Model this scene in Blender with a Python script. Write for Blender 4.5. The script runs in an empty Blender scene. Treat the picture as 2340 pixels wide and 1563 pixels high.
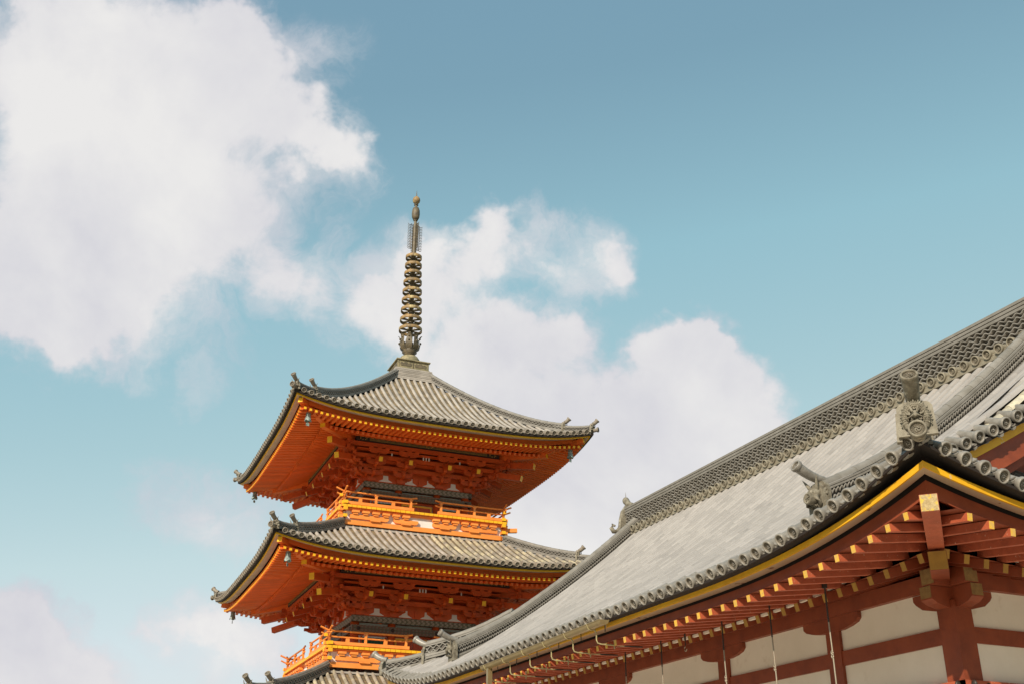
import bpy, math, random
import numpy as np
from mathutils import Vector, Matrix
random.seed(7)
S = bpy.context.scene
COL = S.collection
R_ = math.radians

# ---------------------------------------------------------------- camera
cam = bpy.data.cameras.new('camera'); camo = bpy.data.objects.new('camera', cam); COL.objects.link(camo)
F_PX, PITCH, ROLL, HEAD = 2527.93, 0.43256, 0.0038, 0.41563
cam.sensor_width = 36.0; cam.lens = F_PX / 2340 * 36.0
cam.clip_start = 0.1; cam.clip_end = 5000
_F = Vector((math.sin(HEAD)*math.cos(PITCH), math.cos(HEAD)*math.cos(PITCH), math.sin(PITCH)))
_R = Vector((math.cos(HEAD), -math.sin(HEAD), 0)); _U = _R.cross(_F)
_r = _R*math.cos(ROLL) + _U*math.sin(ROLL); _u = -_R*math.sin(ROLL) + _U*math.cos(ROLL)
camo.matrix_world = Matrix(((_r.x, _u.x, -_F.x, 0), (_r.y, _u.y, -_F.y, 0), (_r.z, _u.z, -_F.z, 1.6), (0, 0, 0, 1)))
S.camera = camo
S.render.resolution_x = 1024; S.render.resolution_y = 683

# ---------------------------------------------------------------- light and sky
SUN = Vector((-1.28, -1.045, 0.955)).normalized()
EXPOSURE = 0.0
S.view_settings.view_transform = 'Standard'; S.view_settings.look = 'None'
S.view_settings.exposure = EXPOSURE; S.view_settings.gamma = 1.0; S.view_settings.use_curve_mapping = False
sl = bpy.data.lights.new('sun', 'SUN'); sl.energy = 5.0; sl.angle = R_(0.5); sl.color = (1.0, 0.90, 0.74)
so = bpy.data.objects.new('sun', sl); COL.objects.link(so)
so.rotation_euler = SUN.to_track_quat('Z', 'Y').to_euler(); so.location = (-30, -30, 40)

# hazy autumn sky: colour of the air by how bright the physical sky is there (from overhead to the horizon)
SKYGRADE = ((1.25, (0.185, 0.335, 0.450)), (1.51, (0.202, 0.362, 0.468)), (2.05, (0.300, 0.522, 0.612)), (2.86, (0.400, 0.600, 0.660)),
            (3.9, (0.55, 0.71, 0.745)), (5.0, (0.66, 0.77, 0.81)), (6.6, (0.74, 0.79, 0.81)))
# cloud masses: (azimuth deg clockwise from +Y, elevation deg, radius deg, weight)
CLOUDS = [
    (1.17, 37.14, 6.89, 1.00),
    (-2.85, 32.50, 6.18, 1.00),
    (5.53, 34.12, 7.10, 1.00),
    (0.82, 29.43, 6.98, 1.00),
    (7.78, 29.21, 5.47, 0.90),
    (-1.84, 25.93, 4.79, 0.90),
    (4.52, 25.48, 4.97, 0.60),
    (8.17, 37.08, 4.31, 0.80),
    (11.19, 34.22, 3.07, 0.60),
    (12.73, 34.59, 3.08, 0.70),
    (13.95, 32.94, 2.88, 0.60),
    (11.44, 27.39, 3.78, 0.45),
    (13.75, 29.38, 2.23, 0.40),
    (6.73, 39.39, 2.34, 0.80),
    (-4.80, 36.57, 4.64, 1.00),
    (-2.70, 24.92, 4.35, 0.80),
    (1.68, 24.84, 3.62, 0.50),
    (12.55, 26.15, 3.79, 0.45),
    (6.73, 21.37, 1.74, 0.50),
    (6.46, 15.29, 3.65, 0.60),
    (9.98, 14.91, 3.26, 0.50),
    (8.00, 23.93, 3.73, 0.30),
    (-0.23, 8.26, 4.59, 1.70),
    (2.05, 7.05, 4.43, 1.40),
    (4.35, 7.16, 2.45, 0.60),
    (0.35, 10.26, 2.23, 0.50),
    (8.05, 9.55, 2.53, 1.00),
    (10.63, 8.84, 2.76, 1.10),
    (11.99, 7.87, 1.70, 0.40),
    (24.05, 29.79, 3.16, 0.90),
    (27.66, 28.85, 3.39, 0.90),
    (21.48, 28.41, 3.16, 0.70),
    (30.20, 28.31, 1.80, 0.50),
    (19.65, 29.49, 2.25, 0.50),
    (16.98, 26.67, 3.38, 0.70),
    (17.09, 24.87, 3.16, 0.60),
    (20.03, 25.89, 3.85, 0.70),
    (24.06, 24.59, 3.85, 0.90),
    (27.05, 24.57, 2.72, 0.90),
    (22.60, 22.09, 4.98, 1.00),
    (27.69, 20.71, 5.19, 1.10),
    (33.20, 24.33, 2.91, 1.00),
    (34.80, 23.11, 2.68, 1.00),
    (33.19, 20.75, 4.92, 1.10),
    (37.49, 21.58, 2.21, 0.50),
    (35.21, 19.52, 3.99, 0.80),
    (26.88, 16.48, 5.38, 1.10),
    (31.52, 16.38, 5.34, 1.00),
    (20.72, 19.81, 4.06, 0.90),
    (25.00, 14.07, 3.12, 0.80),
    (37.16, 22.94, 1.33, 0.30),
    (29.57, 25.41, 1.35, 0.20),
    (37.50, 19.37, 2.86, 0.60),
    (-1.99, 22.52, 3.32, 0.40),
    (34.24, 25.16, 2.24, 1.10),
    (31.97, 24.17, 1.57, 0.40),
    (22.74, 30.68, 2.03, 0.50),
    (29.75, 29.45, 2.02, 0.40),
    (25.69, 14.28, 4.90, 0.90),
    (22.92, 16.04, 4.48, 0.80),
    (29.27, 17.99, 5.83, 0.80),
    (19.92, 22.04, 4.52, 0.60),
    (18.14, 28.75, 2.93, 0.40),
    (35.02, 17.33, 3.98, 0.60),
    (12.81, 38.90, 2.39, 0.22),
    (15.91, 27.73, 2.02, 0.35),
    (-3.19, 25.24, 4.33, 0.80),
    (-0.71, 24.65, 3.57, 0.50),
    (3.06, 23.31, 3.21, 0.25),
]

def build_world():
    w = bpy.data.worlds.new('World'); S.world = w; w.use_nodes = True
    nt = w.node_tree; nt.nodes.clear(); N = nt.nodes.new; L = nt.links.new
    out = N('ShaderNodeOutputWorld'); bg = N('ShaderNodeBackground'); L(bg.outputs[0], out.inputs[0])
    sky = N('ShaderNodeTexSky'); sky.sky_type = 'NISHITA'; sky.sun_disc = False
    sky.sun_elevation = math.asin(SUN.z); sky.sun_rotation = math.atan2(SUN.x, SUN.y)
    sky.air_density = 1.0; sky.dust_density = 0.6; sky.ozone_density = 1.0; sky.altitude = 100
    bg.inputs[1].default_value = 0.1
    geo = N('ShaderNodeTexCoord')
    def M(op, a, b=None, c=None, clamp=False):
        n = N('ShaderNodeMath'); n.operation = op; n.use_clamp = clamp
        for i, x in enumerate((a, b, c)):
            if x is None: continue
            if hasattr(x, 'links'): L(x, n.inputs[i])
            else: n.inputs[i].default_value = x
        return n.outputs[0]
    def V(op, a, b):
        n = N('ShaderNodeVectorMath'); n.operation = op
        for i, x in enumerate((a, b)):
            if hasattr(x, 'links'): L(x, n.inputs[i])
            else: n.inputs[i].default_value = x
        return n
    def noise(vec, scale, det, rough, dist=0.0):
        n = N('ShaderNodeTexNoise'); L(vec, n.inputs['Vector']); n.inputs['Scale'].default_value = scale
        n.inputs['Detail'].default_value = det; n.inputs['Roughness'].default_value = rough
        n.inputs['Distortion'].default_value = dist; return n
    d0 = V('NORMALIZE', geo.outputs['Generated'], (0, 0, 0)).outputs[0]
    wn = noise(d0, 9.0, 5, 0.6)
    off = V('SUBTRACT', wn.outputs['Color'], (0.5, 0.5, 0.5)).outputs[0]
    sc = V('SCALE', off, (0, 0, 0)); sc.inputs['Scale'].default_value = 0.12
    d1 = V('ADD', d0, sc.outputs[0]).outputs[0]
    total = None
    for az, el, r, wt in CLOUDS:
        c = (math.sin(R_(az))*math.cos(R_(el)), math.cos(R_(az))*math.cos(R_(el)), math.sin(R_(el)))
        dist = V('DISTANCE', d1, c).outputs['Value']
        q = M('DIVIDE', dist, R_(r)); q = M('MULTIPLY', q, q)
        q = M('SUBTRACT', 1.0, q, clamp=True); q = M('MULTIPLY', q, q)
        total = M('MULTIPLY_ADD', q, wt, total if total is not None else 0.0)
    n1 = noise(d0, 7.0, 9, 0.62, 0.3).outputs['Fac']
    n2 = noise(d0, 24.0, 11, 0.68, 0.5).outputs['Fac']
    f = M('MULTIPLY_ADD', M('SUBTRACT', n1, 0.5), 1.5, total)
    f = M('MULTIPLY_ADD', M('SUBTRACT', n2, 0.5), 0.85, f)
    mr = N('ShaderNodeMapRange'); mr.interpolation_type = 'SMOOTHSTEP'; L(f, mr.inputs[0])
    mr.inputs[1].default_value = 0.30; mr.inputs[2].default_value = 1.05
    mr.inputs[3].default_value = 0.0; mr.inputs[4].default_value = 0.97
    # only where a cloud stands at all
    gate = N('ShaderNodeMapRange'); gate.interpolation_type = 'SMOOTHSTEP'; L(total, gate.inputs[0])
    gate.inputs[1].default_value = 0.0; gate.inputs[2].default_value = 0.25
    veil = N('ShaderNodeMapRange'); veil.interpolation_type = 'SMOOTHSTEP'
    L(M('MULTIPLY_ADD', M('SUBTRACT', noise(d1, 10.0, 10, 0.7, 0.8).outputs['Fac'], 0.5), 2.2, M('MINIMUM', total, 0.75)), veil.inputs[0])
    veil.inputs[1].default_value = 0.0; veil.inputs[2].default_value = 1.1; veil.inputs[4].default_value = 0.72
    mask = M('MULTIPLY', M('MAXIMUM', mr.outputs[0], veil.outputs[0]), gate.outputs[0])
    # cloud body: thick white cores, lavender grey thin parts and billow shading
    n3 = noise(d0, 5.5, 6, 0.55, 0.2).outputs['Fac']
    t = M('ADD', M('MULTIPLY', M('SUBTRACT', n3, 0.5), 2.8), M('MULTIPLY', M('SUBTRACT', M('MINIMUM', f, 1.15), 0.8), 0.5))
    t = M('ADD', t, 0.50, clamp=True)
    cc = N('ShaderNodeMix'); cc.data_type = 'RGBA'; L(t, cc.inputs['Factor'])
    cc.inputs['A'].default_value = (6.1, 6.05, 6.75, 1); cc.inputs['B'].default_value = (8.5, 8.35, 8.25, 1)
    sp = N('ShaderNodeSeparateColor'); L(sky.outputs[0], sp.inputs[0])
    ramp = N('ShaderNodeValToRGB'); L(M('DIVIDE', sp.outputs[1], 7.0), ramp.inputs[0]); e = ramp.color_ramp.elements
    for i, (v, c) in enumerate(SKYGRADE):
        k = e[i] if i < 2 else e.new(v/7.0)
        k.position = v/7.0; k.color = c+(1,)
    cbv = V('SCALE', ramp.outputs[0], (0, 0, 0)); cbv.inputs['Scale'].default_value = 10.0
    mx = N('ShaderNodeMix'); mx.data_type = 'RGBA'; L(mask, mx.inputs['Factor'])
    L(cbv.outputs[0], mx.inputs['A']); L(cc.outputs['Result'], mx.inputs['B'])
    L(mx.outputs['Result'], bg.inputs[0])
build_world()

# ---------------------------------------------------------------- materials
MATS = {}
def mat(name, col, rough=0.6, col2=None, scale=4.0, spread=(0.35, 0.65), isl=0.0, inst=0.0, bump=0.0, bscale=40.0,
        metal=0.0, col3=None, scale3=2.0, th3=(0.55, 0.62), stretch=(1, 1, 1), detail=5):
    m = bpy.data.materials.new(name); m.use_nodes = True; nt = m.node_tree; b = nt.nodes['Principled BSDF']
    N = nt.nodes.new; L = nt.links.new
    b.inputs['Roughness'].default_value = rough; b.inputs['Metallic'].default_value = metal
    tc = N('ShaderNodeTexCoord'); mp = N('ShaderNodeMapping'); mp.inputs['Scale'].default_value = stretch
    L(tc.outputs['Object'], mp.inputs[0]); vec = mp.outputs[0]
    def mix(f, a, bb):
        n = N('ShaderNodeMix'); n.data_type = 'RGBA'
        for k, x in (('Factor', f), ('A', a), ('B', bb)):
            if hasattr(x, 'links'): L(x, n.inputs[k])
            else: n.inputs[k].default_value = x if k == 'Factor' else tuple(x)+(1,)
        return n.outputs['Result']
    def nz(sc, lo, hi, det=detail):
        n = N('ShaderNodeTexNoise'); L(vec, n.inputs['Vector']); n.inputs['Scale'].default_value = sc
        n.inputs['Detail'].default_value = det; n.inputs['Roughness'].default_value = 0.65
        r = N('ShaderNodeMapRange'); L(n.outputs['Fac'], r.inputs[0]); r.inputs[1].default_value = lo; r.inputs[2].default_value = hi
        return r.outputs[0]
    c = tuple(col)
    if col2 is not None: c = mix(nz(scale, *spread), c, col2)
    if col3 is not None: c = mix(nz(scale3, *th3), c, col3)
    if isl or inst:
        if isl: g = N('ShaderNodeNewGeometry'); rnd = g.outputs['Random Per Island']; amt = isl
        else: g = N('ShaderNodeObjectInfo'); rnd = g.outputs['Random']; amt = inst
        r = N('ShaderNodeMapRange'); L(rnd, r.inputs[0]); r.inputs[3].default_value = 1-amt; r.inputs[4].default_value = 1+amt
        h = N('ShaderNodeHueSaturation'); L(r.outputs[0], h.inputs['Value'])
        if hasattr(c, 'links'): L(c, h.inputs['Color'])
        else: h.inputs['Color'].default_value = c+(1,)
        c = h.outputs[0]
    if hasattr(c, 'links'): L(c, b.inputs['Base Color'])
    else: b.inputs['Base Color'].default_value = c+(1,)
    if bump:
        n = N('ShaderNodeTexNoise'); L(vec, n.inputs['Vector']); n.inputs['Scale'].default_value = bscale; n.inputs['Detail'].default_value = 4
        bp = N('ShaderNodeBump'); bp.inputs['Strength'].default_value = bump; bp.inputs['Distance'].default_value = 0.02
        L(n.outputs['Fac'], bp.inputs['Height']); L(bp.outputs[0], b.inputs['Normal'])
    MATS[name] = m; return m

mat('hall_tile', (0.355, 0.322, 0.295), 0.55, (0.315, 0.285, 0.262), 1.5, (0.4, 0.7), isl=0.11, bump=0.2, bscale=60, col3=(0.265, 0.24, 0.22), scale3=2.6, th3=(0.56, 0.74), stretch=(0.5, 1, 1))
mat('hall_tile_mossy', (0.36, 0.33, 0.27), 0.8, (0.52, 0.46, 0.33), 3.0, (0.45, 0.6), isl=0.18, bump=0.3, bscale=40, col3=(0.2, 0.18, 0.14), scale3=6, th3=(0.55, 0.7))
mat('disc_recess', (0.10, 0.085, 0.06), 0.6, (0.16, 0.13, 0.09), 20)
mat('hall_tile_end', (0.285, 0.258, 0.222), 0.36, (0.20, 0.178, 0.148), 14, inst=0.1, bump=0.1, bscale=90)
mat('ridge_tile', (0.25, 0.228, 0.20), 0.6, (0.18, 0.162, 0.135), 4, isl=0.08, bump=0.15, bscale=60)
mat('ridge_end_tile', (0.30, 0.265, 0.20), 0.7, (0.22, 0.19, 0.135), 12, inst=0.15, bump=0.2, bscale=60)
mat('stone_ornament', (0.25, 0.22, 0.165), 0.75, (0.12, 0.10, 0.07), 9, (0.4, 0.62), bump=0.35, bscale=70, col3=(0.42, 0.38, 0.29), scale3=5, th3=(0.58, 0.66))
mat('roof_tile', (0.42, 0.37, 0.32), 0.6, (0.31, 0.268, 0.225), 1.6, (0.4, 0.65), isl=0.12, bump=0.15, bscale=50)
mat('roof_tile_old', (0.30, 0.26, 0.21), 0.75, (0.45, 0.39, 0.26), 1.6, (0.46, 0.60), isl=0.24, bump=0.3, bscale=30)
mat('roof_pan', (0.24, 0.175, 0.095), 0.8, (0.12, 0.09, 0.055), 2.0, isl=0.22, bump=0.2, bscale=40)
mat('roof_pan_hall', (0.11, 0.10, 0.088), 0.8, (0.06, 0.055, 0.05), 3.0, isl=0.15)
mat('tile_end', (0.28, 0.235, 0.185), 0.6, (0.18, 0.148, 0.11), 8, inst=0.14)
mat('tile_dark', (0.10, 0.085, 0.07), 0.7, (0.06, 0.05, 0.04), 6)
mat('eave_dark', (0.016, 0.009, 0.006), 0.9)  # near-black of the eave boards, darkened for the shade in the gap
mat('yellow_shaded', (0.40, 0.22, 0.03), 0.65, (0.32, 0.17, 0.025), 6)  # yellow end paint darkened, eave shade put into the colour
mat('ochre_worn', (0.30, 0.18, 0.06), 0.8, (0.22, 0.12, 0.04), 14, bump=0.3, bscale=70)
mat('bounce_cut_ground', (0.03, 0.05, 0.015), 0.95, (0.05, 0.07, 0.025), 1.5)
mat('lacquer_dark', (0.03, 0.022, 0.016), 0.5)
mat('gold_line', (0.45, 0.32, 0.08), 0.5)
mat('orange_paint', (0.92, 0.32, 0.06), 0.5, (0.82, 0.24, 0.036), 2.2, (0.35, 0.7), bump=0.06, bscale=25, isl=0.08)  # balcony copy of the timber paint, lightened as if sunlit
mat('rafter_shade_red', (0.86, 0.17, 0.018), 0.5, (0.72, 0.13, 0.014), 2.2, (0.35, 0.7), bump=0.06, bscale=25, isl=0.10)  # redder copy of the timber paint, under-eave shade put into the colour
mat('bracket_shade_red', (0.60, 0.095, 0.012), 0.5, (0.46, 0.07, 0.009), 2.6, (0.35, 0.7), bump=0.06, bscale=25, isl=0.14)  # darkest copy of the timber paint, with bracket shade painted in
mat('yellow_paint', (0.90, 0.50, 0.012), 0.5, (0.82, 0.42, 0.01), 3, isl=0.05)
mat('cream_board', (0.62, 0.45, 0.33), 0.7, (0.5, 0.36, 0.27), 2)
mat('plaster', (0.80, 0.76, 0.72), 0.8, (0.72, 0.68, 0.63), 1.2, bump=0.05, bscale=20)
mat('bounce_ground_pale', (0.66, 0.57, 0.45), 0.9, (0.55, 0.47, 0.37), 1.2, bump=0.2, bscale=20)
mat('hall_plaster', (0.86, 0.78, 0.67), 0.85, (0.76, 0.68, 0.57), 1.1, (0.3, 0.75), col3=(0.66, 0.56, 0.44), scale3=3.0, th3=(0.6, 0.8), bump=0.06, bscale=25)
mat('hall_red', (0.28, 0.058, 0.019), 0.55, (0.19, 0.037, 0.013), 3.2, (0.35, 0.7), isl=0.07, bump=0.12, bscale=22, stretch=(1, 1, 1))
mat('hall_red_worn', (0.44, 0.095, 0.038), 0.65, (0.31, 0.062, 0.025), 5, isl=0.08, bump=0.15, bscale=60, col3=(0.62, 0.40, 0.28), scale3=30, th3=(0.64, 0.7))
mat('hall_yellow', (0.82, 0.44, 0.012), 0.5, (0.70, 0.34, 0.01), 3, col3=(0.55, 0.45, 0.33), scale3=3.2, th3=(0.66, 0.69))
mat('yellow_worn', (0.70, 0.40, 0.035), 0.7, (0.58, 0.36, 0.09), 18, (0.42, 0.58), col3=(0.36, 0.26, 0.14), scale3=40, th3=(0.6, 0.66), inst=0.1)
mat('cream_worn', (0.52, 0.40, 0.27), 0.8, (0.46, 0.34, 0.22), 2, col3=(0.20, 0.085, 0.05), scale3=4.5, th3=(0.66, 0.68))
mat('aged_wood_end', (0.50, 0.38, 0.19), 0.85, (0.34, 0.24, 0.11), 22, (0.4, 0.6), bump=0.6, bscale=70, col3=(0.62, 0.42, 0.06), scale3=14, th3=(0.52, 0.6))
mat('stone_plate', (0.29, 0.26, 0.20), 0.8, (0.18, 0.155, 0.115), 7, (0.4, 0.65), bump=0.3, bscale=60)
mat('bronze', (0.38, 0.23, 0.085), 0.6, (0.19, 0.13, 0.065), 5, (0.4, 0.6), bump=0.1, stretch=(1, 1, 0.3), col3=(0.5, 0.4, 0.2), scale3=3)
mat('bronze_dark', (0.085, 0.068, 0.045), 0.55, (0.17, 0.13, 0.075), 6, metal=0.0, bump=0.1)
mat('bronze_mossy', (0.34, 0.28, 0.16), 0.7, (0.19, 0.165, 0.095), 5, (0.4, 0.6), bump=0.2)
mat('patina', (0.33, 0.41, 0.37), 0.6, (0.13, 0.165, 0.15), 9, (0.42, 0.6))
mat('gutter_metal', (0.30, 0.225, 0.11), 0.35, (0.24, 0.175, 0.085), 6, metal=0.35)
mat('bracket_metal', (0.42, 0.37, 0.20), 0.5, (0.34, 0.28, 0.14), 14)
mat('rod_dark', (0.03, 0.022, 0.018), 0.5)
mat('rod_light', (0.34, 0.29, 0.22), 0.4, metal=0.4)
mat('window_green', (0.02, 0.10, 0.045), 0.6)
mat('blocker_woods', (0.035, 0.055, 0.02), 0.95, (0.06, 0.08, 0.03), 0.05, bump=0.4, bscale=2)
mat('gravel', (0.68, 0.585, 0.45), 0.95, (0.52, 0.44, 0.34), 0.8, bump=0.3, bscale=30)

def painted(name, a, b, c, d, scale):
    m = bpy.data.materials.new(name); m.use_nodes = True; nt = m.node_tree; bs = nt.nodes['Principled BSDF']
    N = nt.nodes.new; L = nt.links.new; bs.inputs['Roughness'].default_value = 0.6
    tc = N('ShaderNodeTexCoord'); v = N('ShaderNodeTexVoronoi'); v.feature = 'F1'; v.inputs['Randomness'].default_value = 0.0
    mp = N('ShaderNodeMapping'); mp.inputs['Rotation'].default_value = (R_(35), R_(35), R_(45)); mp.inputs['Scale'].default_value = (scale,)*3
    L(tc.outputs['Object'], mp.inputs[0]); L(mp.outputs[0], v.inputs['Vector']); v.inputs['Scale'].default_value = 1.0
    r = N('ShaderNodeValToRGB'); L(v.outputs['Distance'], r.inputs[0]); r.color_ramp.interpolation = 'CONSTANT'
    e = r.color_ramp.elements; e[0].position = 0; e[0].color = a+(1,); e[1].position = 0.22; e[1].color = b+(1,)
    x = e.new(0.36); x.color = c+(1,); x = e.new(0.56); x.color = d+(1,)
    L(r.outputs[0], bs.inputs['Base Color']); MATS[name] = m
painted('painted_band', (0.07, 0.13, 0.06), (0.38, 0.34, 0.25), (0.22, 0.205, 0.165), (0.12, 0.125, 0.08), 9)
painted('painted_beam', (0.08, 0.075, 0.085), (0.27, 0.225, 0.15), (0.09, 0.10, 0.06), (0.18, 0.085, 0.055), 12)

# ---------------------------------------------------------------- mesh builder
class MB:
    def __init__(s, R=None, t=(0, 0, 0)):
        s.v = []; s.f = []; s.m = []; s.names = []; s.R = np.eye(3) if R is None else np.array(R); s.t = np.array(t, float); s.cur = 0
        s.smooth = []
    def use(s, name):
        if name not in s.names: s.names.append(name)
        s.cur = s.names.index(name); return s
    def add(s, V, Fc, smooth=False, mi=None):
        b = len(s.v); V = np.asarray(V, float) @ s.R.T + s.t
        s.v.extend(V.tolist())
        for k, f in enumerate(Fc):
            s.f.append(tuple(b+i for i in f)); s.m.append(s.cur if mi is None else mi[k]); s.smooth.append(smooth)
    def box(s, c, size, ax=None, cap=None):
        ax = np.eye(3) if ax is None else np.array(ax)    # rows = axes
        h = np.array(size)/2; V = []
        for sx in (-1, 1):
            for sy in (-1, 1):
                for sz in (-1, 1): V.append(np.array(c)+ax[0]*sx*h[0]+ax[1]*sy*h[1]+ax[2]*sz*h[2])
        Fc = [(0, 1, 3, 2), (4, 6, 7, 5), (0, 4, 5, 1), (2, 3, 7, 6), (0, 2, 6, 4), (1, 5, 7, 3)]
        mi = None
        if cap is not None:
            ci = s.names.index(cap) if cap in s.names else (s.names.append(cap) or len(s.names)-1)
            mi = [ci, ci]+[s.cur]*4
        s.add(V, Fc, mi=mi)
    def bx(s, x0, x1, y0, y1, z0, z1): s.box(((x0+x1)/2, (y0+y1)/2, (z0+z1)/2), (x1-x0, y1-y0, z1-z0))
    def beam(s, p0, p1, w, h, cap=None, up=(0, 0, 1)):
        p0 = np.array(p0, float); p1 = np.array(p1, float); d = p1-p0; L = np.linalg.norm(d); d = d/L
        sd = np.cross(up, d); sd /= np.linalg.norm(sd); u = np.cross(d, sd)
        s.box((p0+p1)/2, (L, w, h), (d, sd, u), cap)
    def tube(s, path, rad, n=8, caps=True, smooth=True, arc=None, up=(0, 0, 1), sq=1.0):
        P = np.array(path, float); m = len(P); rad = np.broadcast_to(rad, (m,)) if np.ndim(rad) == 0 else np.array(rad)
        T = np.gradient(P, axis=0); T /= np.linalg.norm(T, axis=1)[:, None]+1e-12; V = []
        a0, a1 = arc if arc else (0, 2*math.pi); cnt = n+1 if arc else n
        ref = np.array(up, float)
        for i in range(m):
            sd = np.cross(ref, T[i]); nn = np.linalg.norm(sd)
            if nn < 1e-4: sd = np.cross((1, 0.02, 0), T[i]); nn = np.linalg.norm(sd)
            sd /= nn; u = np.cross(T[i], sd)
            for k in range(cnt):
                a = a0+(a1-a0)*k/n
                V.append(P[i]+rad[i]*(math.cos(a)*sd+math.sin(a)*u*sq))
        Fc = []
        for i in range(m-1):
            for k in range(n):
                k2 = (k+1) % cnt; Fc.append((i*cnt+k, i*cnt+k2, (i+1)*cnt+k2, (i+1)*cnt+k))
        s.add(V, Fc, smooth)
        if caps:
            s.add(V[:cnt], [tuple(range(cnt))]); s.add(V[-cnt:], [tuple(range(cnt))[::-1]])
    def lathe(s, prof, o=(0, 0, 0), axis=(0, 0, 1), n=16, smooth=True, xd=None):
        ax = np.array(axis, float); ax /= np.linalg.norm(ax)
        e = np.cross(ax, (0, 0, 1) if abs(ax[2]) < 0.9 else (0, 1, 0)); e /= np.linalg.norm(e); g = np.cross(ax, e)
        V = []; o = np.array(o, float)
        for r, z in prof:
            for k in range(n):
                a = 2*math.pi*k/n; V.append(o+ax*z+r*(math.cos(a)*e+math.sin(a)*g))
        Fc = []
        for i in range(len(prof)-1):
            for k in range(n):
                k2 = (k+1) % n; Fc.append((i*n+k, i*n+k2, (i+1)*n+k2, (i+1)*n+k))
        s.add(V, Fc, smooth)
    def prism(s, poly, o, eu, ev, ew, depth):
        o = np.array(o, float); eu = np.array(eu, float); ev = np.array(ev, float); ew = np.array(ew, float); n = len(poly)
        A = [o+eu*a+ev*b for a, b in poly]; B = [p+ew*depth for p in A]
        s.add(A+B, [tuple(range(n)), tuple(range(n, 2*n))[::-1]]+[(i, (i+1) % n, n+(i+1) % n, n+i) for i in range(n)])
    def ball(s, c, r, n=8, sz=(1, 1, 1)):
        V = []; m = max(4, n//2)
        for i in range(m+1):
            th = math.pi*i/m
            for k in range(n):
                a = 2*math.pi*k/n; V.append((c[0]+r*sz[0]*math.sin(th)*math.cos(a), c[1]+r*sz[1]*math.sin(th)*math.sin(a), c[2]+r*sz[2]*math.cos(th)))
        s.add(V, [(i*n+k, (i+1)*n+k, (i+1)*n+(k+1) % n, i*n+(k+1) % n) for i in range(m) for k in range(n)], True)
    def mesh(s, name):
        me = bpy.data.meshes.new(name); me.from_pydata(s.v, [], s.f)
        for n in s.names: me.materials.append(MATS[n])
        me.polygons.foreach_set('material_index', s.m); me.polygons.foreach_set('use_smooth', s.smooth)
        me.update(); return me
    def build(s, name, parent=None, kind=None, label=None):
        if not s.v: return None
        o = bpy.data.objects.new(name, s.mesh(name)); COL.objects.link(o)
        if parent is not None: o.parent = parent
        if kind: o['kind'] = kind
        if label: o['label'] = label
        return o
def merge(b, o):
    base = len(b.v); mp = []
    for n in o.names:
        if n not in b.names: b.names.append(n)
        mp.append(b.names.index(n))
    b.v.extend(o.v); b.f.extend(tuple(base+i for i in f) for f in o.f); b.m.extend(mp[i] for i in o.m); b.smooth.extend(o.smooth)

def mb(m, **k): b = MB(**k); b.use(m); return b
def empty(name, loc, rz=0, label=None, cat=None, group=None):
    o = bpy.data.objects.new(name, None); COL.objects.link(o); o.location = loc; o.rotation_euler = (0, 0, rz)
    if label: o['label'] = label
    if cat: o['category'] = cat
    if group: o['group'] = group
    return o
def inst(name, me, parent, M4, label=None):
    o = bpy.data.objects.new(name, me); COL.objects.link(o); o.parent = parent; o.matrix_local = M4
    if label: o['label'] = label
    return o
def jitter(M4, roll=0.35, sh=0.004):
    return M4 @ Matrix.Translation((random.uniform(-sh, sh), random.uniform(-2*sh, sh), random.uniform(-sh, sh))) @ Matrix.Rotation(random.uniform(-0.035, 0.035), 4, 'Z') @ Matrix.Rotation(random.uniform(-0.03, 0.03), 4, 'X')
def Rz(k):
    c, s_ = [(1, 0), (0, 1), (-1, 0), (0, -1)][k % 4]
    return np.array([[c, -s_, 0], [s_, c, 0], [0, 0, 1.0]])
def frame(R, x, y, z, o):
    """4x4 with columns x,y,z (side-local) turned by R, origin o turned by R"""
    A = R @ np.array([x, y, z], float).T; o = R @ np.array(o, float)
    return Matrix(((A[0, 0], A[0, 1], A[0, 2], o[0]), (A[1, 0], A[1, 1], A[1, 2], o[1]), (A[2, 0], A[2, 1], A[2, 2], o[2]), (0, 0, 0, 1)))

# ---------------------------------------------------------------- ground
g = mb('gravel'); n = 24
xs = np.linspace(-900, 900, n)
g.add([(x, y, -0.02) for y in xs for x in xs], [(j*n+i, j*n+i+1, (j+1)*n+i+1, (j+1)*n+i) for j in range(n-1) for i in range(n-1)])
go = g.build('ground', kind='structure')
g = mb('bounce_cut_ground'); xs = np.linspace(6.5, 60, 12); ys = np.linspace(29.2, 66, 8)  # unseen dark ground, added to cut light bounced onto the pagoda front
g.add([(x, y, -0.016) for y in ys for x in xs], [(j*12+i, j*12+i+1, (j+1)*12+i+1, (j+1)*12+i) for j in range(7) for i in range(11)])
g.build('bounce_cut_ground', kind='structure')
g = mb('bounce_ground_pale'); xs = np.linspace(-14, 40, 12); ys = np.linspace(-12, 29, 10)  # unseen pale ground, added to bounce light onto the hall walls
g.add([(x, y, -0.012) for y in ys for x in xs], [(j*12+i, j*12+i+1, (j+1)*12+i+1, (j+1)*12+i) for j in range(9) for i in range(11)])
g.build('bounce_ground_pale', kind='structure')
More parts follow.
